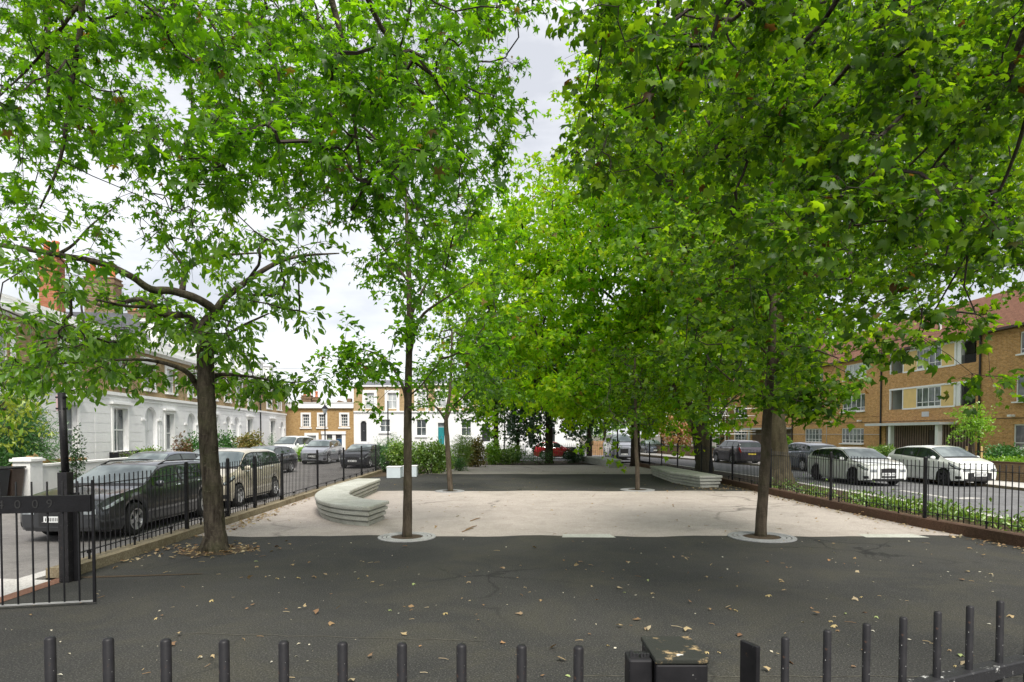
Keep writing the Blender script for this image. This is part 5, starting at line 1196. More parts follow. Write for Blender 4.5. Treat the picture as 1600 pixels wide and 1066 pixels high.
# ------------------------------------------------------------------ the trees of the photograph
def PW(l): return [(*W(u, v, y), r) for u, v, y, r in l]
def build_trees():
    # 1 overhead maple, trunk standing out of frame on the left behind the viewer
    rows = ["667588899999864788 4"[:17]+"4", "55637888999998688 50"[:16]+"50", "666577889999998886", "666655688899988886", "454565567789887650", "652244366788876520", "323232234456776500", "111111001124665300", "000000000002431000"]
    g = [sample_grid(rows, 0, 0, 50, 4.6, 8.8, 12.5, .10), sample_grid(["556666677777777765"]*3, 0, -3, 50, 4.4, 8.0, 4, .12)]
    g = [clip_u(q, [(0,850),(30,835),(60,800),(250,800),(300,765),(360,730),(450,700)], -1) for q in g]
    tr = [(-4.6,2.2,0,.24),(-4.5,2.3,2.2,.21),(-4.3,2.5,4.6,.19),(-4.0,2.8,7.0,.15),(-3.6,3.3,9.5,.10)]
    tp = lambda z: (-4.5+.12*z,2.2+.09*z,z)
    limbs = [[(-4.3,2.5,4.6,.10)]+PW([(-150,-300,4.2,.07),(95,-120,5.0,.045),(128,0,5.2,.026),(112,130,5.3,.019),(94,250,5.4,.014),(62,326,5.5,.007)]),
             [(-4.3,2.5,4.6,.07)]+PW([(-120,-260,4.6,.05),(62,-60,5.6,.024),(74,90,5.7,.017),(76,200,5.8,.009)]),
             [(-4.1,2.7,6.2,.12)]+PW([(200,-420,4.6,.08),(470,-160,5.0,.05),(518,0,5.3,.028),(545,110,5.5,.022),(556,210,5.7,.015),(572,330,5.9,.007)]),
             PW([(470,-160,5.0,.05),(565,-20,5.8,.03),(606,58,6.2,.024),(680,120,6.5,.020),(735,160,6.8,.012),(800,235,7.0,.006)]),
             PW([(606,58,6.2,.018),(665,150,6.4,.012),(700,210,6.6,.009),(745,330,6.9,.005)]),
             [(-4.1,2.7,6.2,.09)]+PW([(80,-330,5.4,.06),(250,-60,6.4,.028),(300,150,6.9,.018),(285,240,7.0,.012),(268,330,7.2,.006)]),
             PW([(250,-60,6.4,.02),(345,60,6.8,.014),(390,220,7.2,.007)]), PW([(128,0,5.2,.016),(60,90,5.3,.011),(0,150,5.5,.006)])]
    bare = np.array([W(random.uniform(180,330), random.uniform(230,380), random.uniform(5.8,7.4)) for _ in range(26)])
    tree('overhead maple whose lobed leaves hang down across the upper left, its trunk out of sight', (-4.6,2.2,0), tr, limbs, g, 'maple', .112, 18, .24, M['lf_maple'], M['bark'], .4, r_tip=.0026, r_max=.02, twigs=True, bare=bare)
    # 2 overhead maple on the right
    rows = ["3788867788888888"[:15], "588865788887888"+"9", "488567887888898", "587457788878899", "586445678877888", "463234578777788", "021123578777788", "000023467766777", "000012345555677", "000000122323455", "000000000022223", "000000000000121"]
    g = [sample_grid(rows, 17, 0, 50, 4.6, 9.6, 11, .10), sample_grid(["6777777777777777"]*3, 18, -3, 50, 4.4, 8.0, 4, .12)]
    g = [clip_u(q, [(-100,930),(40,905),(130,912),(280,900),(330,960),(450,1050)], 1) for q in g]
    tr = [(5.0,2.6,0,.28),(5.0,2.6,2.4,.25),(4.8,2.8,5.0,.2),(4.5,3.2,7.4,.15),(4.2,3.6,9.6,.09)]
    limbs = [[(4.8,2.8,5.0,.12)]+PW([(1560,-220,4.6,.07),(1402,0,5.4,.034),(1360,60,5.7,.028),(1325,105,6.0,.022),(1270,170,6.3,.012)]),
             [(4.7,2.9,5.8,.10)]+PW([(1430,-250,4.8,.06),(1308,0,5.7,.026),(1260,62,6.0,.022),(1228,95,6.3,.017),(1200,150,6.6,.009)]),
             [(4.6,3.0,6.4,.10)]+PW([(1250,-300,5.0,.06),(1168,0,5.8,.024),(1122,30,6.2,.018),(1060,22,6.6,.009)]),
             PW([(1122,30,6.2,.012),(1075,15,6.3,.009),(1010,60,6.8,.005)]),
             [(4.8,2.8,5.0,.08)]+PW([(1650,0,4.8,.04),(1560,160,5.4,.02),(1450,200,5.9,.014),(1420,170,6.1,.008)]),
             PW([(1650,0,4.8,.03),(1590,230,5.4,.016),(1520,380,6.0,.011),(1440,520,6.6,.006)]),
             PW([(1250,-300,5.0,.04),(960,-60,6.6,.018),(930,80,7.0,.012),(900,200,7.2,.006)]),
             PW([(1402,0,5.4,.02),(1500,150,6.2,.014),(1420,260,6.8,.012),(1340,330,7.2,.006)])]
    tree('overhead maple whose broad dark leaves fill the upper right corner, its trunk out of sight', (5.0,2.6,0), tr, limbs, g, 'plane', .102, 20, .25, M['lf_maple2'], M['bark'], .32, r_tip=.0026, r_max=.02, twigs=True)
    # 3 cherry tree inside the left railings
    b = G(335,860); y = b.y
    tr = PW([(339,862,y,.205),(336,830,y,.170),(333,780,y,.155),(326,690,y,.145),(322,600,y,.138),(321,535,y,.13)])
    limbs = [PW([(321,540,y,.13),(322,505,y,.10),(336,488,y,.075),(310,468,y-.2,.07),(270,455,y-.4,.066),(236,452,y-.6,.06),(205,432,y-.8,.052),(160,412,y-1,.047),(90,398,y-1.2,.042),(0,383,y-1.4,.035),(-120,372,y-1.6,.02)]),
             PW([(336,490,y,.07),(350,468,y,.06),(385,440,y+.2,.05),(430,412,y+.4,.038),(470,400,y+.6,.028),(530,396,y+.9,.012)]),
             PW([(285,455,y-.3,.05),(288,432,y-.3,.042),(300,415,y-.2,.034),(345,400,y,.026),(410,395,y+.3,.012)]),
             PW([(292,425,y-.3,.03),(275,400,y-.4,.022),(258,380,y-.4,.012),(262,350,y-.3,.006)]),
             PW([(90,398,y-1.2,.03),(115,382,y-1.1,.02),(145,350,y-1,.014),(185,320,y-.8,.006)]),
             PW([(322,620,y,.07),(306,600,y,.05),(290,580,y-.3,.04),(250,566,y-.6,.03),(200,562,y-1,.018),(80,570,y-1.4,.007)]),
             PW([(321,560,y,.07),(300,498,y,.06),(258,492,y-.3,.055),(240,480,y-.4,.05),(215,468,y-.3,.04),(160,478,y-.1,.028),(110,455,y,.014)]),
             PW([(235,480,y-.4,.03),(195,478,y-.8,.022),(150,468,y-1.1,.014)]),
             PW([(323,600,y,.05),(345,585,y+.3,.035),(400,590,y+.6,.022),(445,598,y+.8,.012),(500,594,y+1,.005)]),
             PW([(324,560,y,.05),(360,520,y+.4,.03),(420,490,y+.8,.014)])]
    rows = ["0000002332", "0000036665", "3411456568", "3554465745", "5666776544", "8887655541", "6424421110"]
    rows = ["00000012210","00000244420","23102344431","45554544320","78888765310","99987654200","22100000000"]
    g = [sample_grid(rows, 0, 6, 50, y-1.7, y+1.5, 12, .14), np.array([W(u, 592+random.uniform(-6,8), y+.9) for u in np.linspace(400,508,14)]), np.array([W(u, random.uniform(585,615), y+.7) for u in np.linspace(350,450,12)])]
    g.append(sample_grid(["5555"]*5, -4, 6, 50, y-2, y, 3, .2)); g.append(sample_grid(["443","442"], 0, 7, 50, y-1.8, y-.6, 6, .12))
    tree('cherry tree with a thick dark trunk and spreading limbs inside the left railings', (b.x,b.y,0), tr, limbs, g, 'ovate', .15, 22, .33, M['lf_cherry'], M['bark'], .45, r_tip=.0045, r_max=.05, twigs=True, flat=.6, wob=.07, roots=.16)
    # 4 slim trees of the square
    b = G(636,839)
    tr = PW([(636,842,b.y,.098),(637,780,b.y,.085),(637,690,b.y,.08),(638,600,b.y,.07),(640,500,b.y,.06),(638,400,b.y,.045),(634,300,b.y,.03),(630,180,b.y,.012)])
    limbs = [PW([(637,640,b.y,.04),(628,600,b.y,.03),(600,560,b.y+.2,.02),(565,545,b.y+.2,.01)]), PW([(639,560,b.y,.04),(655,500,b.y-.2,.03),(690,470,b.y-.4,.018),(740,440,b.y-.4,.009)]),
             PW([(640,500,b.y,.04),(652,470,b.y+.2,.03),(690,400,b.y+.5,.012)]), PW([(638,440,b.y,.03),(600,390,b.y,.02),(570,350,b.y,.01)]), PW([(638,620,b.y,.02),(660,600,b.y-.3,.012),(690,560,b.y-.5,.006)])]
    rows = ["00454400", "04676500", "27886600", "26876600", "36775500", "56653200", "03530000"]
    rows = ["0346500", "0256650", "0488870", "0387760", "0476550", "5565530", "0253000"]
    g = [sample_grid(rows, 10, 6, 50, b.y-1.3, b.y+1.3, 12, .14), np.array([W(random.uniform(528,600), random.uniform(535,605), b.y+random.uniform(-.5,.5)) for _ in range(26)])]
    g.append(sample_grid(["0356300","0356400","0245300"], 10, 2, 50, b.y-1, b.y+1, 4, .14))
    tree('slim maple in the pale round grate beside the curved bench', (b.x,b.y,0), tr, limbs, g, 'lobed', .13, 16, .26, M['lf_maple'], M['bark_y'], .3, r_tip=.003, r_max=.03, twigs=False, wob=.05)
    b = G(704,768)
    tr = PW([(704,769,b.y,.10),(702,740,b.y,.09),(699,690,b.y,.085),(697,655,b.y,.07),(704,600,b.y,.05),(706,520,b.y,.03)])
    limbs = [PW([(697,658,b.y,.045),(685,640,b.y,.035),(668,625,b.y+.4,.02)]), PW([(698,655,b.y,.045),(708,635,b.y,.03),(730,615,b.y-.3,.02)])]
    g = [sample_grid(["0470","4770","6882","5884","3652"], 13, 8, 50, b.y-1.8, b.y+1.8, 13, .22)]
    g[0] = np.concatenate([g[0], np.array([W(random.uniform(650,760), random.uniform(560,640), b.y+random.uniform(-1.2,1.2)) for _ in range(60)])])
    tree('middle slim tree with a forked top standing on the edge of the pale path', (b.x,b.y,0), tr, limbs, g, 'lobed', .15, 16, .36, M['lf_street'], M['bark_y'], .3, r_tip=.005, r_max=.03, wob=.05)
    b = G(996,766)
    tr = PW([(996,767,b.y,.085),(996,735,b.y,.075),(994,700,b.y,.07),(993,650,b.y,.055),(992,560,b.y,.03)])
    g = [np.array([W(random.gauss(992,32), random.uniform(540,672), b.y+random.uniform(-1.3,1.3)) for _ in range(150)])]
    tree('thinnest young tree, leaning slightly, in the dark grate left of the long bench', (b.x,b.y,0), tr, [PW([(993,650,b.y,.03),(1010,610,b.y,.015)])], g, 'lobed', .15, 16, .34, M['lf_maple2'], M['bark_y'], .3, r_tip=.005, r_max=.03, wob=.05)
    b = G(1189,838)
    tr = PW([(1188,840,b.y,.115),(1191,790,b.y,.10),(1196,720,b.y,.095),(1199,650,b.y,.088),(1205,560,b.y,.075),(1208,460,b.y,.06),(1207,360,b.y,.045),(1205,270,b.y,.03),(1203,160,b.y,.012)])
    limbs = [PW([(1200,640,b.y,.05),(1186,615,b.y,.035),(1150,600,b.y-.3,.02),(1105,560,b.y-.5,.01)]), PW([(1201,645,b.y,.045),(1222,618,b.y,.035),(1250,608,b.y-.3,.02),(1290,640,b.y-.5,.01)]),
             PW([(1204,560,b.y,.03),(1185,540,b.y,.02),(1130,500,b.y,.01)]), PW([(1207,470,b.y,.04),(1195,440,b.y,.03),(1180,380,b.y-.2,.015)]), PW([(1207,480,b.y,.03),(1250,430,b.y,.015)]),
             PW([(1204,580,b.y,.04),(1240,540,b.y-.2,.025),(1310,560,b.y-.4,.012)])]
    rows = ["0023442","0245542","0355653","3565553","0467774","0567875","5788885","0577630"]
    g = [sample_grid(rows, 20, 5, 50, b.y-1.4, b.y+1.4, 12, .15), np.array([W(random.uniform(1235,1300), random.uniform(585,640)+(0), b.y-.5+random.uniform(-.3,.3)) for _ in range(26)]), np.array([W(random.uniform(1255,1312), random.uniform(612,650), b.y-.5+random.uniform(-.2,.2)) for _ in range(12)])]
    tree('young dark-leaved tree with a leaning trunk in the grey round grate on the right', (b.x,b.y,0), tr, limbs, g, 'lobed', .15, 16, .30, M['lf_maple2'], M['bark_y'], .3, r_tip=.0035, r_max=.035, wob=.05)
    # 5 plane trees along the right railings
    Yp = 22.0; b = W(1216,757,Yp); b.z = .05
    tr = [(b.x,b.y,.0,.52)]+PW([(1216,735,Yp,.42),(1213,690,Yp,.37),(1209,640,Yp,.35),(1206,560,Yp,.31),(1215,470,Yp,.24)])
    limbs = [PW([(1214,480,Yp,.2),(1262,462,Yp-.6,.19),(1300,440,Yp-1.5,.17),(1345,412,Yp-2.5,.13),(1420,370,Yp-3.5,.08),(1520,300,Yp-4,.04)]), PW([(1215,470,Yp,.2),(1190,380,Yp,.15),(1150,280,Yp+1,.09),(1100,180,Yp+1,.04)]),
             PW([(1215,480,Yp,.18),(1250,360,Yp+1,.13),(1280,220,Yp+1,.07),(1300,90,Yp+1,.03)]), PW([(1208,560,Yp,.12),(1150,500,Yp+1,.08),(1070,450,Yp+1.5,.03)]), PW([(1300,440,Yp-1.5,.1),(1310,380,Yp-1,.07),(1400,260,Yp,.03)])]
    rows = ["000456777766655","004567778777766","005677788877766","006778888887776","007778888887766","007778888887765","007778888877654","005778888876543","003678888654210","002467776421000","001356654210000","000134430000000"]
    g = [sample_grid(rows, 18, 0, 50, Yp-4, Yp+5, 36, .42), sample_grid(["000455666555544"]*3, 18, -3, 50, Yp-4, Yp+5, 9, .42)]
    tree('biggest plane tree with a thick straight mottled trunk between the right railings and the road', (b.x,b.y,0), tr, limbs, g, 'lobed', .225, 19, .55, M['lf_plane_shade'], M['bark_p'], .3, r_tip=.006, r_max=.09, wob=.05, roots=.5, outw=.7)
    Yp = 29.5; b = W(1100,738,Yp)
    tr = [(b.x,b.y,.0,.50)]+PW([(1100,722,Yp,.42),(1096,690,Yp,.40),(1093,665,Yp,.42)])
    limbs = [PW([(1088,668,Yp,.26),(1066,635,Yp,.22),(1048,600,Yp,.2),(1030,540,Yp,.15),(1000,430,Yp,.07)]), PW([(1082,668,Yp,.2),(1076,630,Yp+.4,.17),(1080,560,Yp+.6,.13),(1090,430,Yp+.6,.05)]), PW([(1096,668,Yp,.25),(1104,620,Yp,.22),(1112,560,Yp,.17),(1130,420,Yp,.07)]),
             PW([(1030,540,Yp,.12),(960,470,Yp-1,.07),(880,400,Yp-1.5,.03)]), PW([(1048,600,Yp,.1),(980,570,Yp-1,.06),(880,540,Yp-2,.03)])]
    rows = ["000356666","000567777","002778888","047888888","078888888","278999998","599999998","799999998","899999998","799999988","689999886","478888764","157777531","024331000"]
    rows = ["00003566666","00005677777","00004888888","00005888888","00268888888","04899999998","38999999998","58999999998","68999999988","57999999886","36899998764","02678887520","00001121000"]
    g = [sample_grid(rows, 14, 1, 50, Yp-5, Yp+4, 52, .5)]
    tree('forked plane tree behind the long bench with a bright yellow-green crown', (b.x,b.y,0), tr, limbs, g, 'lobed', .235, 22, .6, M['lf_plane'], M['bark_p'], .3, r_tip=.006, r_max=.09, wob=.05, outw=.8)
    # 6 darker trees at the far edge
    def far_tree(label, u, vb, Y, rw, vt, v1, cw, n, lm, size=.22, z0=0, bark='bark_d', lean=0):
        b = Vector(((u-800)*Y/F_PX, Y, z0)); tz = W(u,vt,Y).z
        tr = [(b.x,b.y,z0,rw*1.25),(b.x,b.y,z0+.4,rw),(b.x+lean*.4,b.y,z0+1.8,rw*.9),(b.x+lean,b.y,z0+(tz-z0)*.55,rw*.6),(b.x+lean,b.y,tz-1,rw*.2)]
        zc0, zc1 = W(u,v1,Y).z, tz; cx = cw*Y/F_PX/2; P = []
        for _ in range(n):
            d = rng.normal(size=3); d /= np.linalg.norm(d); r = rng.random()**.4
            r *= 1+.2*math.sin(d[0]*6+u)+.15*math.sin(d[2]*7+d[1]*5)
            P.append((b.x+lean+d[0]*r*cx, b.y+d[1]*r*cx*.9, (zc0+zc1)/2+d[2]*r*(zc1-zc0)/2))
        lb = [[(b.x+lean*.6,b.y,z0+(tz-z0)*.4,rw*.5),(b.x+s*cx*.35,b.y+q*cx*.3,(zc0+zc1)/2,rw*.25),(b.x+s*cx*.7,b.y+q*cx*.5,(zc0+zc1)/2+.25*(zc1-zc0),rw*.1)] for s, q in ((-1,.3),(1,-.4),(.3,1),(-.4,-1))]
        return tree(label, tuple(b), tr, lb, [np.array(P)], 'lobed', size, 15, .55, lm, M[bark], .3, r_tip=.007, r_max=.07, wob=.05, outw=.6)
    far_tree('dark round tree with a thick black trunk in front of the white terrace', 858, 715, 40, .27, 500, 683, 175, 700, M['lf_dark'], .24)
    far_tree('dark green tree behind the middle slim tree, rising over the white terrace', 775, 708, 46, .22, 520, 665, 125, 520, M['lf_street'], .26)
    far_tree('short thin round tree by the charcoal door of the white terrace', 809, 706, 43, .12, 640, 690, 52, 90, M['lf_dark'], .18)
    far_tree('slender tree with a reddish trunk at the right end of the white terrace', 921, 706, 46, .2, 540, 682, 100, 260, M['lf_dark'], .24)
    far_tree('tall dark trunk right behind the thinnest young tree, on the right railings', 993, 716, 37, .3, 470, 660, 190, 420, M['lf_plane_shade'], .25)
    far_tree('bright green distant tree above the van', 945, 700, 75, .25, 560, 695, 90, 230, M['lf_lime'], .34)
    far_tree('green distant tree above the far right road', 1010, 700, 82, .3, 540, 700, 130, 300, M['lf_street'], .4)
    far_tree('leafy tree over the far end of the flats, left of the orange-lit tree', 1035, 704, 62, .2, 600, 690, 70, 160, M['lf_plane_shade'], .3)
    far_tree('tree with orange sunlight in its leaf colour between the plane trunks, beyond the right road', 1062, 706, 58, .15, 640, 704, 46, 150, M['lf_orange_lit'], .24)
    far_tree('dark distant tree left of the scaffold tower', 1105, 706, 80, .3, 560, 700, 110, 260, M['lf_dark'], .4)
    far_tree('deep green distant tree filling the gap at the end of the road', 900, 700, 95, .3, 560, 705, 120, 260, M['lf_street'], .45)
    # staked lime tree in front of the flats
    Y = 27.0; b = W(1519,722,Y); b.z = .08
    tr = [(b.x,b.y,.08,.045)]+PW([(1519,700,Y,.04),(1520,680,Y,.032),(1521,650,Y,.018)])
    P = np.array([W(1520+random.gauss(0,13)*(1 if v > 640 else .8), v, Y+random.gauss(0,.3)) for v in [random.triangular(628,690,664) for _ in range(150)]])
    tree('young lime-green tree held between two wooden stakes in front of the flats', tuple(b), tr, [PW([(1520,685,Y,.02),(1508,660,Y,.01)]), PW([(1520,682,Y,.02),(1532,660,Y,.01)])], [P], 'kite', .11, 16, .22, M['lf_lime'], M['bark_y'], .1, r_tip=.004, r_max=.02)
    for u, lab in ((1510,'left wooden stake of the young lime-green tree'),(1533,'right wooden stake of the young lime-green tree')):
        p = W(u,720,Y+.1 if u < 1520 else Y-.3); s = thing('tree_stake', lab, 'stake', (p.x,p.y,.05)); m = MB(); m.lathe([(.045,0),(.045,W(u,697,Y).z-.1),(.03,W(u,697,Y).z-.06),(.001,W(u,697,Y).z-.05)], 10); m.build('post', M['stake'], s, True)
        m = MB(); m.box(-.05,.05,-.05,.05,W(u,702,Y).z-.16,W(u,702,Y).z-.12); m.build('tie', M['black'], s)
    # golden tree of the left garden
    Yg = 15.6; bx = W(-70,760,Yg); P = np.array([W(random.triangular(-160,82,-20), random.triangular(545,700,628), Yg+random.uniform(-1,1.2)) for _ in range(150)])
    P = np.array([p for p in P if p[0] < W(62,640,Yg).x+random.uniform(0,.5)])
    tree('golden-leaved garden tree at the left edge, above the conifer bush', (bx.x,Yg,-.1), [(bx.x,Yg,-.1,.1),(bx.x+.1,Yg,1.6,.08),(bx.x+.4,Yg,3.2,.04)], [[(bx.x+.1,Yg,1.6,.05),(bx.x+.9,Yg,2.4,.03),(bx.x+1.6,Yg-.2,2.9,.01)]], [P], 'ovate', .13, 18, .32, M['lf_gold'], M['bark_y'], .35, r_tip=.005, r_max=.03, flat=.6)
def build_shrubs():
    shrub('big feathery dark green conifer bush left of the tall post, over the white wall', 34, 722, 20.6, 130, 116, M['lf_shrub_d'], 5200, .16, 'blade', 'shrub', 'conifer_bush', -.05, None, 9, 9, .1)
    shrub('dark small-leaved climber at the corner of the nearest white house', 116, 722, 20.6, 26, 60, M['lf_dark'], 260, .09, 'ovate', z0=-.05)
    shrub('low pink-flowered border plants in front of the house with the flower-box railing', 225, 716, 28.0, 76, 22, M['lf_shrub'], 900, .12, 'ovate', z0=-.05, flowers=(160,'flower_p',.08), blobs=6)
    shrub('reddish shrub beyond the square wall pier', 288, 716, 31.5, 30, 34, M['lf_redshrub'], 420, .12, 'ovate', z0=-.05)
    shrub('bright green shrub just left of the cherry trunk', 310, 716, 33, 44, 50, M['lf_shrub_d'], 800, .13, 'ovate', z0=-.05)
    shrub('leafy green shrub just right of the cherry trunk', 355, 712, 37, 34, 44, M['lf_shrub_d'], 560, .14, 'ovate', z0=-.05)
    shrub('broad bronze and yellow shrub in front of the twin arches', 391, 712, 39, 46, 38, M['lf_bronze'], 1000, .13, 'kite', z0=-.05, blobs=6)
    shrub('narrow pointed cypress beside the bronze shrub', 423, 712, 42, 15, 36, M['lf_shrub_d'], 600, .11, 'blade', z0=-.05, blobs=3, name='cypress')
    shrub('low lime-green plants under the bronze shrub', 405, 712, 38, 44, 15, M['lf_lime'], 460, .11, 'kite', z0=-.05)
    shrub('bright lime-green rounded bush left of the silver grey crossover', 474, 722, 45, 28, 27, M['lf_lime'], 620, .12, 'kite', z0=-.05)
    # planting bed in the far left corner of the square
    shrub('tall willowy shrub with white flowers at the left end of the planting bed', 600, 738, 31, 44, 64, M['lf_shrub_d'], 1500, .13, 'blade', flowers=(70,'flower_w',.09), blobs=7)
    shrub('white-flowered yellow-green bush behind the pale boxes', 632, 736, 30.5, 60, 52, M['lf_shrub'], 1600, .10, 'kite', flowers=(150,'flower_w',.10), blobs=7)
    shrub('leggy yellow-green bush right of the slim maple trunk', 668, 737, 30, 58, 50, M['lf_shrub'], 1500, .10, 'kite', flowers=(60,'flower_w',.08), blobs=7)
    shrub('loose pale green bush left of the middle slim tree', 692, 735, 31.5, 44, 44, M['lf_lime'], 900, .09, 'kite', blobs=6)
    shrub('tall feathery grass-like shrub right of the middle slim tree', 716, 732, 33, 44, 58, M['lf_shrub'], 1300, .15, 'blade', blobs=6, up=.1)
    shrub('reddish-brown loose shrub between the feathery shrub and the round evergreen', 743, 725, 36, 42, 40, M['lf_bronze'], 900, .11, 'kite', blobs=6)
    shrub('low dark tuft at the right end of the planting bed', 718, 730, 32, 26, 16, M['lf_shrub_d'], 420, .12, 'blade', up=.1)
    shrub('round-topped bright evergreen in front of the charcoal door', 772, 719, 38.5, 26, 36, M['lf_lime'], 900, .10, 'kite', blobs=5)
    shrub('spreading green shrub right of the round-topped evergreen', 794, 719, 38.8, 54, 26, M['lf_shrub'], 900, .11, 'kite', blobs=6)
    shrub('low leafy plants along the far edge below the dark round tree', 840, 719, 39.0, 84, 17, M['lf_shrub_d'], 1000, .12, 'blade', blobs=7, up=.1)
    shrub('dark spiky plants left of the farthest bench', 898, 718, 40.5, 34, 18, M['lf_dark'], 600, .22, 'blade', blobs=5, up=.1)
    shrub('tiny clipped ball shrub against the end house of the white terrace', 909, 708, 52, 8, 14, M['lf_shrub_d'], 200, .12, 'kite', blobs=2)
    # hedges at the flats
    shrub('bright clipped hedge behind the garden wall, right of the young lime-green tree', 1572, 729, 25.2, 92, 17, M['lf_lime'], 2200, .07, 'kite', 'hedge', 'hedge', .1, None, 9)
    shrub('dark hedge above the clipped one, by the right end of the flats', 1572, 716, 30.5, 80, 22, M['lf_shrub_d'], 1500, .10, 'kite', 'hedge', 'hedge', .1, None, 8)
    shrub('green hedge behind the small white hatchback, by the entrance of the flats', 1372, 716, 36, 46, 20, M['lf_shrub'], 1000, .10, 'kite', 'hedge', 'hedge', .1, None, 6)
    shrub('lime-green climber under the far canopy of the flats', 1229, 707, 58, 16, 34, M['lf_lime'], 500, .15, 'kite', z0=.1)
    shrub('small square clipped bush beyond the right road, below the orange-lit tree', 1066, 706, 56, 18, 10, M['lf_shrub_d'], 400, .12, 'kite', 'hedge', 'hedge', .1, None, 4)
    # weeds along the right railings (nobody could count them)
    P = []
    for cy, cx_, sd_, n in ((16.2,9.6,.45,420),(15.2,9.7,.45,420),(14.2,9.9,.35,420),(13.2,9.9,.3,260),(12.2,10.0,.35,240),(11.4,10.1,.4,200),(18.5,9.3,.4,200),(21,9.3,.5,150)):
        q = rng.normal(size=(n,3))*np.array([sd_*.75,sd_*1.1,.0]); q[:,2] = np.abs(rng.normal(size=n))*.13*max(.4,1-.0)+.11; P.append(q+np.array([cx_,cy,0]))
    P = np.concatenate(P); P[:,0] = np.clip(P[:,0], 8.9, 10.8); d = rng.normal(size=P.shape)*.7; d[:,2] += .45; nn = rng.normal(size=P.shape)*.5; nn[:,2] += .8
    tag(leaf_mesh('weeds', P, d, nn, rng.uniform(.06,.15,len(P)), 'ovate', M['lf_shrub'], None), 'bright green weeds growing between the right railings and the kerb', 'weeds', kind='stuff')
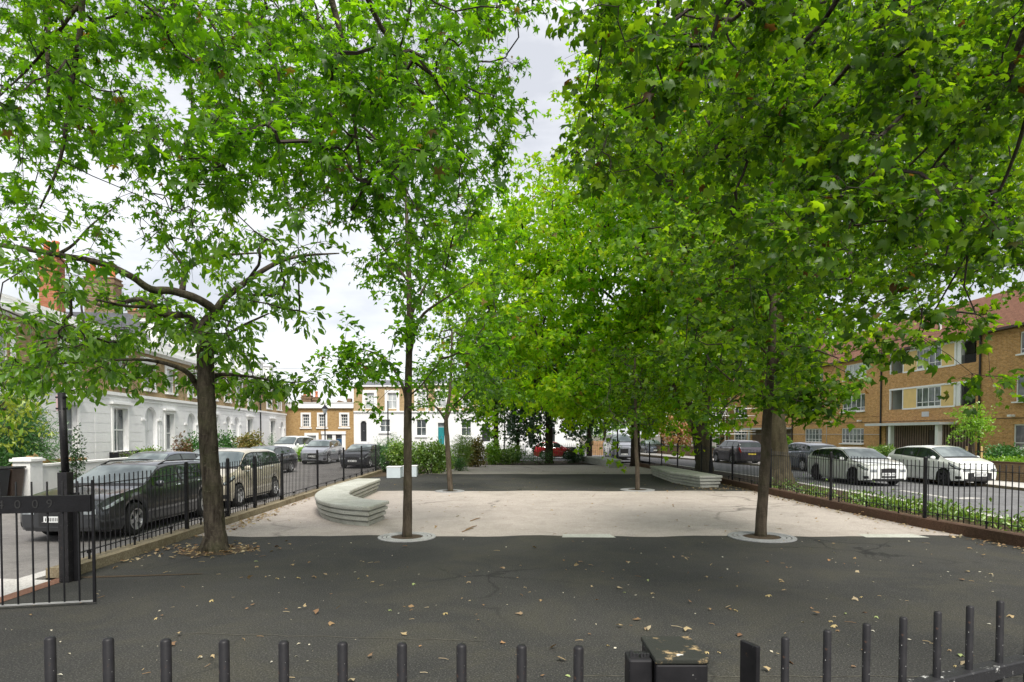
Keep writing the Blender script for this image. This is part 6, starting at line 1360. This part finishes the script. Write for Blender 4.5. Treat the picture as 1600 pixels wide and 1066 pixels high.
def build_litter():
    # loose drifts along kerbs and trunks
    P = []
    def add(x, y, n, sx, sy, z=.012): q = rng.normal(size=(n,3))*np.array([sx,sy,0]); q[:,2] = z+rng.random(n)*.03; P.append(q+np.array([x,y,0]))
    for Y in np.arange(9.5, 27, .5): add(lx(Y)+.14+rng.random()*.1, Y, 9 if Y < 20 else 5, .09, .3)
    for Y in np.arange(7, 24, .5): add(rx(Y)-.18, Y, 12, .13, .3)
    for Y in np.arange(12.8, 15.2, .4): add(lx(Y)+.3, Y, 22, .16, .25)
    add(7.2,21.8,110,.5,.35); add(6.6,23.5,50,.15,1.2); b = G(335,860); add(b.x,b.y,170,.36,.26); add(b.x,b.y-.1,70,.46,.32)
    add(6.8,36,60,.6,1.5)
    for Y in np.arange(9, 20, .5): add(rx(Y)+.55, Y, 12, .25, .3, .11)
    for _ in range(230): y = 3.6+rng.random()**1.6*30; add(lx(y)+.4+rng.random()*(rx(y)-lx(y)-.8), y, 1, .1, .1)
    for _ in range(70): add(rng.uniform(-3.5,4.5), rng.uniform(4,9.5), 1, .1, .1)
    P = np.concatenate(P); n = len(P); d = rng.normal(size=P.shape); d[:,2] *= .15; nn = rng.normal(size=P.shape)*.28; nn[:,2] += 1
    tag(leaf_mesh('leaf_litter', P, d, nn, rng.uniform(.03,.10,n), 'lobed', M['litter'], None), 'dry brown and yellow leaf litter drifted along the kerbs and round the cherry trunk', 'leaf litter', kind='stuff')
    Q = []
    for _ in range(520): y = 2.6+rng.random()**1.4*22; Q.append((rng.uniform(max(lx(y)+.3,-.9*y),min(rx(y)-.3,.9*y)), y, .012))
    Q = np.array(Q); d = rng.normal(size=Q.shape); d[:,2] *= .1; nn = rng.normal(size=Q.shape)*.2; nn[:,2] += 1
    tag(leaf_mesh('leaf_fragments', Q, d, nn, rng.uniform(.012,.045,len(Q)), 'kite', M['litter_p'], None), 'tiny pale leaf fragments and petals speckled over the tarmac and the pale path', 'leaf litter', kind='stuff')
    # twigs and specks
    m = MB()
    for _ in range(170):
        y = 3.4+rng.random()**1.5*18; x = rng.uniform(max(-5.5,-.85*y),min(7.8,.85*y)); a = rng.random()*6.3; l = rng.uniform(.03,.12)
        m.tube([(x,y,.012),(x+math.cos(a)*l*.5+.01,y+math.sin(a)*l*.5,.016),(x+math.cos(a)*l,y+math.sin(a)*l,.012)], [.003,.003,.002], 4)
    for k, (u, v) in enumerate(((735,815),(728,828),(722,832),(1335,800),(1300,790))):
        p = G(u,v); m.tube([(p.x,p.y,.012),(p.x+.12,p.y+.25,.03),(p.x+.2,p.y+.5,.012)], [.01,.012,.005], 5)
    tag(m.build('twig_litter', M['litter'], None), 'small broken twigs scattered over the tarmac and pale path', 'twigs', kind='stuff')
    # single leaves lying near the viewer
    spots = [(243,968,'y'),(55,945,'y'),(130,943,'b'),(252,964,'b'),(385,953,'b'),(395,947,'b'),(434,905,'y'),(447,953,'b'),(467,904,'y'),(517,930,'b'),(647,914,'g'),(656,1012,'b'),(695,960,'y'),(756,947,'b'),(746,971,'b'),(785,1006,'b'),(848,1058,'b'),(888,1057,'g'),
             (1104,1021,'y'),(1124,1021,'y'),(1302,980,'y'),(1297,972,'y'),(1408,1003,'b'),(1350,1018,'b'),(1503,1026,'g'),(1492,1042,'y'),(1273,891,'b'),(1296,877,'b'),(980,879,'b'),(975,927,'g'),(1012,908,'g'),(1200,932,'y'),(1370,966,'g'),(1320,960,'g'),(400,878,'g'),(1268,952,'b'),(1345,934,'y'),(1230,888,'b'),(950,1010,'y'),(1150,955,'y'),(560,905,'y'),(610,955,'g'),(330,940,'y'),(700,895,'b')]
    info = {'y': ('litter_y','yellow fallen leaf lying flat on the dark tarmac','yellow leaves fallen on the tarmac'), 'b': ('litter_b','brown curled fallen leaf lying on the dark tarmac','brown leaves fallen on the tarmac'), 'g': ('litter_g','greenish fallen leaf lying on the dark tarmac','greenish leaves fallen on the tarmac')}
    proto = {}
    for i, (u, v, k) in enumerate(spots):
        p = G(u, v); mt, lab, grp = info[k]; s = random.uniform(.04,.085)
        if k not in proto:
            a = np.array([[0,-.5,.03]]); o = leaf_mesh('fallen_leaf', a, np.array([[0,1.,0]]), np.array([[.25,.1,1.]]), np.array([1.0]), 'plane' if k == 'y' else 'lobed', M[mt], None); proto[k] = o
            tag(o, lab, 'leaf', grp)
        else: o = proto[k].copy(); col.objects.link(o)
        o.location = (p.x,p.y,.008+s*.12); o.scale = (s,s*random.uniform(.6,1),s); o.rotation_euler = (random.uniform(-.2,.2),random.uniform(-.2,.2),random.uniform(0,6.3))
build_left(); build_far(); build_flats(); build_bits(); build_cars(); build_trees(); build_shrubs(); build_litter()
